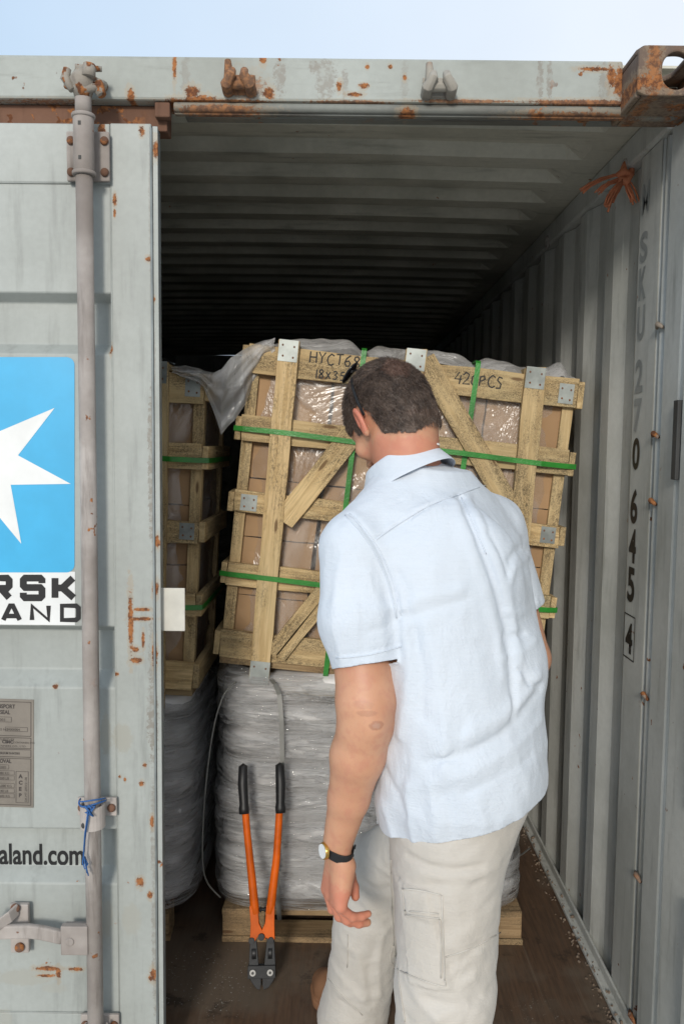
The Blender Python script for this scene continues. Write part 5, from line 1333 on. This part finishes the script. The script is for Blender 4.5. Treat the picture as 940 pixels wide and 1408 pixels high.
def hair_mat():
    n = NT('short brown hair'); c = n.coord()
    col = n.mix(n.ramp(n.noise(c, 45, 4, .7), .35, .65), (.045, .029, .021, 1), (.11, .075, .056, 1))
    col = n.mix(n.ramp(n.noise(n.coord(), 260, 2, .8), .55, .7, 0, .6), col, (.26, .21, .18, 1))
    crn = n.stains([(tuple(cr_-PB), (.034, .05, .028), .2)], .4, 25)
    nap = n.stains([(tuple(hp(0, -.07, -.055)-PB), (.08, .05, .012), .05), (tuple(hp(-.07, -.03, -.05)-PB), (.01, .01, .01), .05)], .4, 25)
    col = n.mix(n.math('MAXIMUM', crn, nap), col, (.33, .155, .105, 1))
    return n.set(col, .6, n.bump(n.noise(c, 300, 3), .5, .001))
pymesh('hair', np.vstack([Vh2, SV]), list(Fh2)+SF, hair_mat(), person, label='short cropped brown hair thinning at the crown')

# ---- trousers
legs_px = None
def leg_l(P): return chain(P, [(hipL+UP*.0+np.array([.008, 0, 0]), .096), (np.array([.205, 1.495, .50]), .092), (np.array([.198, 1.50, .30]), .086), (ankL+UP*.02, .094), (ankL-UP*.05, .098)], k=.02)
hemC = np.array([.050, 2.035, .13])
def leg_r(P): return chain(P, [(hipR+UP*.0, .092), (kneeR+np.array([.005, -.03, .03]), .090), (hemC+np.array([.012, -.03, .07]), .082), (hemC+(hemC-kneeR)*.5, .094)], k=.02)
def hemline(P): return .790+.27*np.clip(P[:, 0]-.08, 0, .35)+.9*np.clip(.085-P[:, 0], 0, .08)*(P[:, 1] < 1.56)
def tr_base(P):
    a = torso(P, -.004, SLa[:5])+.020*np.clip((P[:, 2]-hemline(P))/.05, 0, 1); a = smax(a, P[:, 2]-.98, .01)
    d = smin(a, leg_l(P), .045); r = leg_r(P); d = smin(d, r, .012 if False else .02)
    bt = W3(642, 1115, 1.54); d = smin(d, ell(P, bt, (.076, .085, .09)), .045)+.014*np.clip((P[:, 2]-hemline(P)+.0)/.04, 0, 1)
    return d
def folds_eval(P, FL):
    out = np.zeros(len(P))
    for pts, amp, w, *sh in FL:
        c = sum(pts)/len(pts); R_ = max(np.linalg.norm(p-c) for p in pts)+4*w
        m = np.linalg.norm(P-c, axis=1) < R_
        if not m.any(): continue
        d = seg_field(P[m], pts); e = np.exp(-(d/w)**2)
        if sh: # a companion of the other sign along one side gives an overhanging look
            d2 = seg_field(P[m], [p+sh[0] for p in pts]); e = e-.8*np.exp(-(d2/w)**2)
        out[m] += amp*(e if w < .009 else .82*np.exp(-(d/(w*.85))**1.35))
    return out
def flush(fn, Q, out):
    allp = [p for q in Q for p in q[0]]; H_ = hits(fn, allp); i = 0
    for px, amp, w in Q: out.append((list(H_[i:i+len(px)]), amp, w)); i += len(px)
def fold(fn, px, amp, w, sh=None):
    pts = list(hits(fn, px))
    return (pts, amp, w) if sh is None else (pts, amp, w, np.array(sh))
_tb = tr_base
TQ = [(p, a, w) for p, a, w in (
    ([(540, 1195), (580, 1200), (640, 1205), (684, 1190)], .006, .010), ([(560, 1178), (610, 1196), (660, 1192)], -.006, .008), ([(545, 1208), (600, 1216), (660, 1212)], -.004, .008),
    ([(615, 1235), (650, 1260), (686, 1238)], .005, .012), ([(612, 1300), (650, 1272), (684, 1256)], .006, .011), ([(615, 1330), (655, 1300), (688, 1282)], -.006, .010), ([(620, 1300), (660, 1310), (688, 1300)], .004, .008),
    ([(575, 1358), (610, 1365), (650, 1345), (684, 1325)], .007, .013), ([(590, 1375), (630, 1385), (680, 1350)], -.005, .010), ([(560, 1345), (575, 1375), (600, 1400)], .007, .012), ([(550, 1330), (552, 1370), (556, 1405)], .005, .010),
    ([(600, 1400), (640, 1380), (665, 1400)], .005, .012), ([(560, 1400), (545, 1370)], -.004, .01), ([(640, 1408), (655, 1370), (684, 1345)], -.004, .010), ([(625, 1228), (632, 1270), (628, 1330)], .003, .012),
    ([(505, 1170), (520, 1190), (534, 1200)], .006, .010), ([(502, 1215), (520, 1225), (536, 1220)], -.006, .010), ([(500, 1240), (518, 1262), (530, 1280)], .006, .012), ([(470, 1290), (490, 1310), (500, 1350)], .006, .014), ([(455, 1320), (470, 1345), (500, 1375)], .006, .012),
    ([(515, 1300), (505, 1340), (512, 1380)], -.005, .012), ([(450, 1350), (480, 1385), (520, 1400)], -.004, .009), ([(525, 1290), (520, 1330), (522, 1370)], .005, .010))]
TF = []; flush(_tb, TQ, TF)
# cargo pocket and its flap as raised patches
pc = hit(_tb, 577, 1288); fc_ = hit(_tb, 581, 1241); vu = nrm(hit(_tb, 577, 1250)-hit(_tb, 580, 1330)); vr = nrm(hit(_tb, 600, 1288)-hit(_tb, 556, 1284))
def patchf(P, c, u, v, hu, hv, amp, soft=.003, skew=0):
    q = P-c; b = q@v; a = q@u+skew*b; n_ = np.abs(q@np.cross(u, v)); e = np.maximum(np.abs(a)-hu, np.abs(b)-hv)
    return amp*np.clip(.5-e/(2*soft), 0, 1)*(n_ < .05)
def sd_tr(P):
    d = tr_base(P); near = np.abs(d) < .03
    if near.any():
        Q = P[near]; w = folds_eval(Q, TF)*1.15+patchf(Q, pc, vr, vu, .038, .086, .0085, .0015, -.05)+patchf(Q, fc_, vr, vu, .036, .026, .005, .0015)
        st_ = np.stack([Q[:, 0]*.8+Q[:, 2]*.5, Q[:, 1], Q[:, 2]*1.2-Q[:, 0]*.6], 1)
        w += .0030*vnoise(st_, 9, 2)+.0015*vnoise(st_*np.array([1, 1, 2.]), 26, 4)+.0005*vnoise(Q, 80, 6)
        d = d.copy(); d[near] -= w*np.clip(1-np.abs(d[near])/.03, 0, 1)**.5
    return d
Vt, Ft = nets(sd_tr, (-.12, 1.33, -.18), (.50, 2.28, .99), .0042); 
axh = nrm(hemC-kneeR); hn = nrm(axh+np.array([.0, .1, .25]))
isR = (leg_r(Vt) < leg_l(Vt)) & (Vt[:, 2] < .35)
gt = np.where(isR, (hemC-Vt)@nrm(axh+np.array([-.48, .10, 0]))+.125+.006*vnoise(Vt, 14, 3), Vt[:, 2]+.125)
Vt, Ft = clip(Vt, Ft, gt)
def cloth(name, c1, c2, weave=900, rough=.85, stain=0):
    n = NT(name); c = n.coord()
    col = n.mix(n.ramp(n.noise(c, 6, 4), .3, .7), c1, c2)
    if stain: col = n.mix(n.ramp(n.noise(c, 11, 5, .7), .55, .75, 0, stain), col, tuple(x*.75 for x in c2))
    wv = n.math('ADD', n.wave(c, weave/6, .4, 1, 'Z'), n.wave(c, weave/6, .4, 1, 'X'))
    sl = n.noise(n.coord((30, 30, 400)), 1, 3)
    col = n.mix(n.ramp(sl, .45, .75, 0, .10), col, tuple(x*.8 for x in c2))
    h = n.math('ADD', n.math('MULTIPLY', wv, .25), n.math('ADD', sl, n.math('MULTIPLY', n.noise(c, 28, 5, .6), 3.5)))
    rg = n.noise(n.coord((1, 1, .55)), 11, 4, .6, 1.6); rg = n.ramp(n.math('ABSOLUTE', n.math('SUBTRACT', rg, .5)), 0, .07, 1, 0)
    rg2 = n.noise(n.coord((.7, .7, 1.3), off=(5, 3, 1)), 19, 4, .6, 1.2); rg2 = n.ramp(n.math('ABSOLUTE', n.math('SUBTRACT', rg2, .5)), 0, .06, 1, 0)
    cr = n.math('MULTIPLY', n.math('ADD', rg, n.math('MULTIPLY', rg2, .6)), n.ramp(n.noise(c, 4.5, 2), .42, .62))
    n.set(col, rough, n.bump(h, .35, .0022, n.bump(cr, .13, .006))); n.p.inputs['Sheen Weight'].default_value = .15
    return n.m
M['trouser'] = cloth('off white cotton', (.585, .55, .50, 1), (.53, .49, .435, 1), stain=.25)
M['shirt'] = cloth('pale blue oxford cotton', (.64, .69, .755, 1), (.61, .665, .735, 1))
pymesh('trousers', Vt, Ft, M['trouser'], person, .002, label='off white cargo trousers with a flapped thigh pocket')

def welts(lines, fn, mat, parent, name='seam', r=.0015, lift=.0006):
    bm = bmesh.new(); Q = [dense(smooth_px(l, 4), 5) for l in lines]; H_ = hits(fn, [p for q in Q for p in q]); i = 0
    for q in Q:
        pts = H_[i:i+len(q)]; i += len(q); c_ = np.array([0, 0, CAMZ])
        pts = [Vector(p+nrm(c_-p)*lift) for p in pts]
        if len(pts) > 2: tube(bm, pts, r, 6)
    return obj(name, bm, mat, parent, smooth=True)
tro = [o for o in person.children if o.name.startswith('trousers')][0]
dk = lambda nm, c: simple(nm, c, .9)
welts([[(553, 1222), (580, 1225), (606, 1231)], [(553, 1222), (556, 1255), (562, 1258), (604, 1263)], [(607, 1231), (609, 1290), (611, 1348)], [(540, 1300), (542, 1330), (606, 1356), (611, 1348)], [(604, 1265), (606, 1300), (606, 1345)],
       [(556, 1252), (603, 1257)], [(612, 1316), (650, 1303), (688, 1282)], [(537, 1182), (538, 1240), (541, 1300)], [(541, 1300), (548, 1350), (556, 1405)], [(478, 1285), (477, 1330)], [(443, 1335), (470, 1368), (498, 1396)]], sd_tr, dk('trouser thread', (.58, .545, .49)), tro)
# ---- shirt
sleL = W3(509, 905, 1.51); axL = nrm(elL-shL); hemLc = W3(510, 914, 1.50); axR = nrm(elR-shR)
axc = nrm(axL+np.array([.10, .0, 0]))
def sleeveL(P): return smax(chain(P, [(shL+np.array([.002, .0, -.004]), .068), (shL*.5+elL*.5+np.array([-.004, 0, .02]), .0705), (hemLc+np.array([0, 0, -.03]), .063)], k=.02), (P-hemLc)@axc, .001)
def sleeveR(P): return smax(chain(P, [(shR, .068), (shR+(elR-shR)*.85, .066)]), (P-shR-(elR-shR)*.62)@axR, .001)
def yoke(P): return smin(chain(P, [(neckB-UP*.037, .069), (shL, .062)]), chain(P, [(neckB-UP*.037, .069), (shR, .062)]), .04)
def sh_torso(P):
    d = torso(P, .006)-.006*np.clip((.92-P[:, 2])/.08, 0, 1); d = smin(d, yoke(P), .05)
    # cloth bagging out over the small of the back on his right side
    d = smin(d, ell(P, W3(694, 915, 1.60), (.070, .075, .080)), .05)
    d = smin(d, ell(P, W3(655, 1075, 1.52), (.10, .085, .10)), .05)
    d = smin(d, ell(P, W3(620, 790, 1.57), (.13, .075, .13)), .06)
    return d
def sh_base(P): return smin(smin(sh_torso(P), sleeveL(P), .014), sleeveR(P), .03)
_sb = sh_base
SFd = []
_FQ = []
def F_(px, amp, w, sh=None): _FQ.append((px, amp, w))
# seams
F_([(517, 742), (545, 724), (590, 697), (630, 682), (668, 668), (706, 662)], -.0042, .0032); F_([(518, 736), (545, 718), (590, 691), (630, 676), (668, 662)], .0016, .004)
F_([(480, 706), (503, 730), (524, 762), (540, 800), (551, 846)], -.0048, .0036); F_([(474, 710), (497, 734), (518, 766), (534, 804), (546, 850)], .0018, .005)
F_([(466, 900), (505, 896), (552, 884)], -.0030, .0028)
# box pleat and the long folds hanging from it
F_([(633, 684), (641, 705), (662, 755), (682, 808), (697, 865), (704, 925), (706, 985)], -.0105, .0075)
F_([(644, 684), (656, 712), (680, 765), (698, 815), (710, 875), (716, 930)], .0075, .011)
F_([(624, 690), (634, 720), (652, 770), (670, 820), (684, 875), (690, 930)], .0055, .011)
F_([(655, 700), (672, 735), (696, 790)], -.004, .007)
# drags from the armpit
F_([(556, 838), (580, 822), (630, 812)], .0042, .012); F_([(560, 850), (590, 838), (640, 824)], -.0035, .010)
F_([(556, 856), (562, 900), (560, 950), (550, 1010)], .008, .014); F_([(570, 868), (580, 920), (580, 985)], -.006, .012); F_([(548, 790), (560, 815), (560, 850)], -.005, .009)
F_([(586, 860), (602, 930), (612, 1000), (610, 1060)], .005, .016)
# across the lower back
F_([(742, 948), (715, 985), (685, 1012), (640, 1036), (585, 1050)], -.0095, .010); F_([(740, 930), (712, 968), (682, 992), (640, 1014)], .008, .014)
F_([(742, 990), (715, 1020), (680, 1045), (630, 1068), (560, 1082)], .006, .012); F_([(730, 1040), (690, 1065), (640, 1090)], -.004, .010)
F_([(705, 960), (690, 985), (650, 1000)], .006, .010); F_([(735, 880), (712, 900), (690, 905)], .006, .009); F_([(742, 855), (716, 872), (694, 876)], -.005, .008); F_([(738, 830), (715, 842), (696, 842)], .0045, .008)
F_([(725, 765), (706, 780), (700, 800)], .005, .008); F_([(728, 745), (708, 757), (700, 770)], -.004, .007); F_([(715, 920), (728, 940), (744, 945)], -.007, .008)
F_([(560, 1100), (562, 1130), (568, 1160)], .005, .012); F_([(610, 1095), (618, 1125), (622, 1150)], -.0035, .010); F_([(590, 1080), (596, 1120), (598, 1155)], .004, .012); F_([(655, 1095), (662, 1120), (668, 1135)], .004, .012)
F_([(515, 1085), (528, 1110), (540, 1150)], .005, .010); F_([(530, 1060), (545, 1090), (555, 1120)], -.005, .010)
F_([(636, 1000), (632, 1030), (640, 1060)], -.004, .010); F_([(575, 700), (590, 730), (600, 780)], .003, .02)
# sleeve
F_([(470, 760), (462, 800), (458, 860), (468, 905)], .0035, .010); F_([(505, 790), (520, 830), (528, 890)], .004, .012); F_([(490, 800), (500, 850), (500, 900)], -.004, .012); F_([(548, 850), (530, 862), (500, 870)], -.004, .009); F_([(545, 835), (522, 840), (490, 838)], .004, .010)
flush(_sb, _FQ, SFd)
def sd_sh(P):
    d = sh_base(P); near = np.abs(d) < .035
    if near.any():
        Q = P[near]; w = folds_eval(Q, SFd)*1.1
        # long soft creases running down and to his left, finer crumple on top
        q1 = np.stack([Q[:, 0]*1.0+Q[:, 2]*.30, Q[:, 1], Q[:, 2]*.30], 1); low = np.clip((1.25-Q[:, 2])/.4, .25, 1)
        w += .0044*vnoise(q1, 12, 2)*low+.0050*(.35-np.abs(vnoise(q1*np.array([1, 1, 1.5]), 20, 4)))*low+.0010*vnoise(Q*np.array([1, 1, .7]), 55, 8)
        d = d.copy(); d[near] -= w*np.clip(1-np.abs(d[near])/.035, 0, 1)**.5
    return d
Vs, Fs = nets(sd_sh, (-.12, 1.34, .74), (.56, 2.0, 1.56), .0036)
isA = (sleeveL(Vs) < sh_torso(Vs)) & (Vs[:, 2] < shL[2]-.05); isB = (sleeveR(Vs) < sh_torso(Vs)) & (Vs[:, 2] < shR[2]-.05)
hemz = hemline(Vs)+.004*vnoise(Vs, 25, 2)
g = Vs[:, 2]-hemz
g = np.where(isA, (hemLc-Vs)@axc-.0042+.001*vnoise(Vs, 40, 3), g); g = np.where(isB, (shR+(elR-shR)*.62-Vs)@axR-.0042, g)
# neck opening
nax = nrm(UP*math.cos(.52)+fwd*math.sin(.52)-lat*.14); ncn = neckB+fwd*.012+UP*.004
rad = Vs-ncn; al = rad@nax; rr = np.linalg.norm(rad-al[:, None]*nax, axis=1)
g = np.minimum(g, np.where((al > -.02) & (rr < .12), rr-.064, 9))
Vs, Fs = clip(Vs, Fs, g)
shirt = pymesh('shirt', Vs, Fs, M['shirt'], person, .0018, label='pale blue short sleeved shirt with a back pleat')
welts([[(517, 742), (545, 722), (590, 695), (630, 680), (668, 667), (706, 660)], [(480, 706), (503, 730), (524, 762), (540, 800), (551, 846)], [(474, 708), (497, 733), (518, 765), (534, 803), (545, 850)],
       [(462, 905), (505, 901), (551, 889)], [(634, 684), (646, 712), (668, 762)]], sd_sh, M['shirt'], shirt, r=.0013)
# collar: stand and turned down leaf
def collar():
    side = nrm(np.cross(nax, fwd)); side = lat-nax*(lat@nax); side = nrm(side); fr = nrm(np.cross(nax, side)); fr = fr if fr@fwd > 0 else -fr
    prof = [(.0650, -.014), (.0655, .010), (.0665, .0275), (.0690, .0305), (.0725, .0285), (.0780, .016), (.0850, .000), (.0935, -.0165), (.0985, -.028)]
    bm = bmesh.new(); rows = []; N = 64
    for i in range(N+1):
        a = (-.40+1.80*i/N)*math.pi - .0*math.pi; a = math.pi*(-1.36+ (1.72)*i/N)   # open at the throat
        a = -math.pi/2+(i/N-.5)*1.80*math.pi
        ca, sa = math.cos(a), math.sin(a); row = []
        for k, (r, z) in enumerate(prof):
            wob = 1+.012*math.sin(a*5+k*.4); rr_ = r*wob
            ext = 1.0 + (0.25*max(0, abs(i/N-.5)-.38)/.12 if k > 5 else 0)
            row.append(bm.verts.new(ncn+side*(ca*rr_*1.0*ext)+fr*(sa*rr_*1.06*ext)+nax*(z-.006*math.sin(a)*0)))
        rows.append(row)
    for r0, r1 in zip(rows, rows[1:]):
        for k in range(len(prof)-1): bm.faces.new((r0[k], r0[k+1], r1[k+1], r1[k]))
    o = obj('collar', finish(bm), M['shirt'], shirt, smooth=True); s = o.modifiers.new('thickness', 'SOLIDIFY'); s.thickness = .0018; s.offset = 0
    s2 = o.modifiers.new('soft', 'SUBSURF'); s2.levels = 1; s2.render_levels = 2
    b = bmesh.new(); pb = W3(593, 619, 1.60)
    a = -math.pi/2+.25; c = ncn+side*(math.cos(a)*.087)+fr*(math.sin(a)*.087*1.06)+nax*.012; nv = nrm(side*math.cos(a)+fr*math.sin(a)+nax*.6)
    tube(b, [Vector(c), Vector(c+nv*.003)], .0052, 14); obj('button', b, M['white_vinyl'], shirt, bevel=.0006)
collar()

# ---- shoes
def shoe(ank, fd, ground, name):
    fd = nrm(fd); sd = np.cross(fd, UP); c = np.array([ank[0], ank[1], ground])
    def f(P):
        d = chain(P, [(c-fd*.035+UP*.052, .040), (c+fd*.06+UP*.048, .041), (c+fd*.155+UP*.038, .044), (c+fd*.195+UP*.034, .034)], k=.02)
        d = smin(d, cone(P, c+UP*.06, c+UP*.105-fd*.005, .042, .046), .02)
        so = chain(P, [(c-fd*.042+UP*.014, .044), (c+fd*.05+UP*.014, .039), (c+fd*.15+UP*.014, .051), (c+fd*.192+UP*.014, .040)], k=.02)
        so = np.maximum(so, np.maximum(ground-P[:, 2], P[:, 2]-ground-.024))
        return np.maximum(np.minimum(d, so), ground+.0005-P[:, 2])
    Vx, Fx = nets(f, c-np.array([.3, .3, .02]), c+np.array([.3, .3, .2]), .0035, 2.2); return pymesh(name, Vx, Fx, M['leather'], person)
def leather():
    n = NT('tan nubuck'); c = n.coord(); col = n.mix(n.noise(c, 18, 4), (.26, .13, .065, 1), (.19, .09, .045, 1))
    return n.set(col, .7, n.bump(n.noise(c, 160, 3), .4, .001))
M['leather'] = leather()
shoe(ankL, fwd, -.16, 'shoe'); shoe(ankR, np.array([-.47, .88, 0]), .0, 'shoe')

# ---- wristwatch on the left wrist
M['gold'] = simple('gold plate', (.75, .47, .12), .25, 1.0)
def watch():
    c0 = wrL+UP*.0; ax = nrm(nrm(wrL-elL)+np.array([.0, 0, 0])); dv = -pd; dv = nrm(dv-ax*(dv@ax)); tv = np.cross(ax, dv); bm = bmesh.new(); pts = []
    def surf(v):    # wrist surface in direction v
        t = .02
        for _ in range(50):
            s = float(sd_body((c0+v*t)[None])[0]); 
            if s > -.0002: break
            t += max(-s, .0003)
        return t
    for k in range(41):
        a = 2*math.pi*k/40; v = dv*math.cos(a)+tv*math.sin(a); pts.append(Vector(c0+v*(surf(v)+.0022)))
    band(bm, pts, .0185, .0026, Vector(ax)); st_ = obj('watch_strap', finish(bm), M['rubber'], person, bevel=.0006)
    t = surf(dv); cw = c0+dv*(t+.003); m = Matrix(((tv[0], ax[0], dv[0], cw[0]), (tv[1], ax[1], dv[1], cw[1]), (tv[2], ax[2], dv[2], cw[2]), (0, 0, 0, 1)))
    b = bmesh.new(); bmesh.ops.create_cone(b, cap_ends=True, segments=32, radius1=.0165, radius2=.0155, depth=.007); b.transform(m @ Matrix.Translation((0, 0, .002))); cs = obj('watch_case', b, M['gold'], st_, bevel=.001)
    b = bmesh.new(); bmesh.ops.create_cone(b, cap_ends=True, segments=32, radius1=.0135, radius2=.0135, depth=.001); b.transform(m @ Matrix.Translation((0, 0, .0062))); obj('watch_face', b, M['white_vinyl'], cs)
    vb = nrm(-dv*.72+tv*(-.5 if (tv@np.array([0, -1, 0])) < 0 else .5)); b = bmesh.new(); tb = surf(vb); p = c0+vb*(tb+.0045); sdv = np.cross(ax, vb)
    for s in (-1, 1): tube(b, [Vector(p+ax*.011*s-sdv*.005), Vector(p+ax*.011*s+sdv*.005)], .0018, 8)
    obj('buckle', b, M['black_metal'], st_)
watch()
# ---- sunglasses pushed up on the head
M['dark_lens'] = simple('dark lens', (.01, .01, .012), .08)
def glasses():
    loc = lambda w: (np.asarray(w)-headC)@HR
    fh = lambda P: sd_head(P, True)
    def out_(q, off):      # local point -> world, moved out to sit just off the scalp
        p = headC+HR@np.array(q); g_ = grads(fh, p[None])[0]
        for _ in range(6): p = p+grads(fh, p[None])[0]*(off-fh(p[None])[0])
        return p
    arm = [loc(W3(*p)) for p in ((496, 572, 1.665), (492, 552, 1.68), (487, 534, 1.70), (481, 519, 1.72))]; ln_ = loc(W3(483, 511, 1.75))
    g = bmesh.new()
    for s in (-1, 1):
        pts = [Vector(out_((abs(q[0])*s, q[1], q[2]), .0105)) for q in arm]
        band(g, pts, .0060, .0030, [Vector(grads(fh, np.array(p)[None])[0]).cross((pts[-1]-pts[0]).normalized()) for p in pts])
    cl = [out_((abs(ln_[0])*s*f, ln_[1]+.014*(1-f), ln_[2]+.006*(1-f)), .017) for s, f in ((-1, 1), (-1, .45), (1, .0), (1, .45), (1, 1))]
    tube(g, [Vector(p) for p in cl], .0030, 8)
    fr = obj('sunglasses', finish(g), M['rubber'], person, bevel=.0006, label='dark sunglasses pushed up on top of the head')
    for s in (-1, 1):
        c = out_((abs(ln_[0])*s*.68, ln_[1]+.014, ln_[2]-.004), .020); nv = grads(fh, c[None])[0]; uv = nrm(np.cross(nv, HR@np.array([0, 0, 1.]))); vv = np.cross(uv, nv)
        b = bmesh.new(); bmesh.ops.create_uvsphere(b, u_segments=20, v_segments=12, radius=1)
        m = Matrix(((uv[0], vv[0], nv[0], c[0]), (uv[1], vv[1], nv[1], c[1]), (uv[2], vv[2], nv[2], c[2]), (0, 0, 0, 1)))
        b.transform(m @ Matrix.Diagonal((.030, .021, .0055, 1))); obj('lens', b, M['dark_lens'], fr, smooth=True)
glasses()
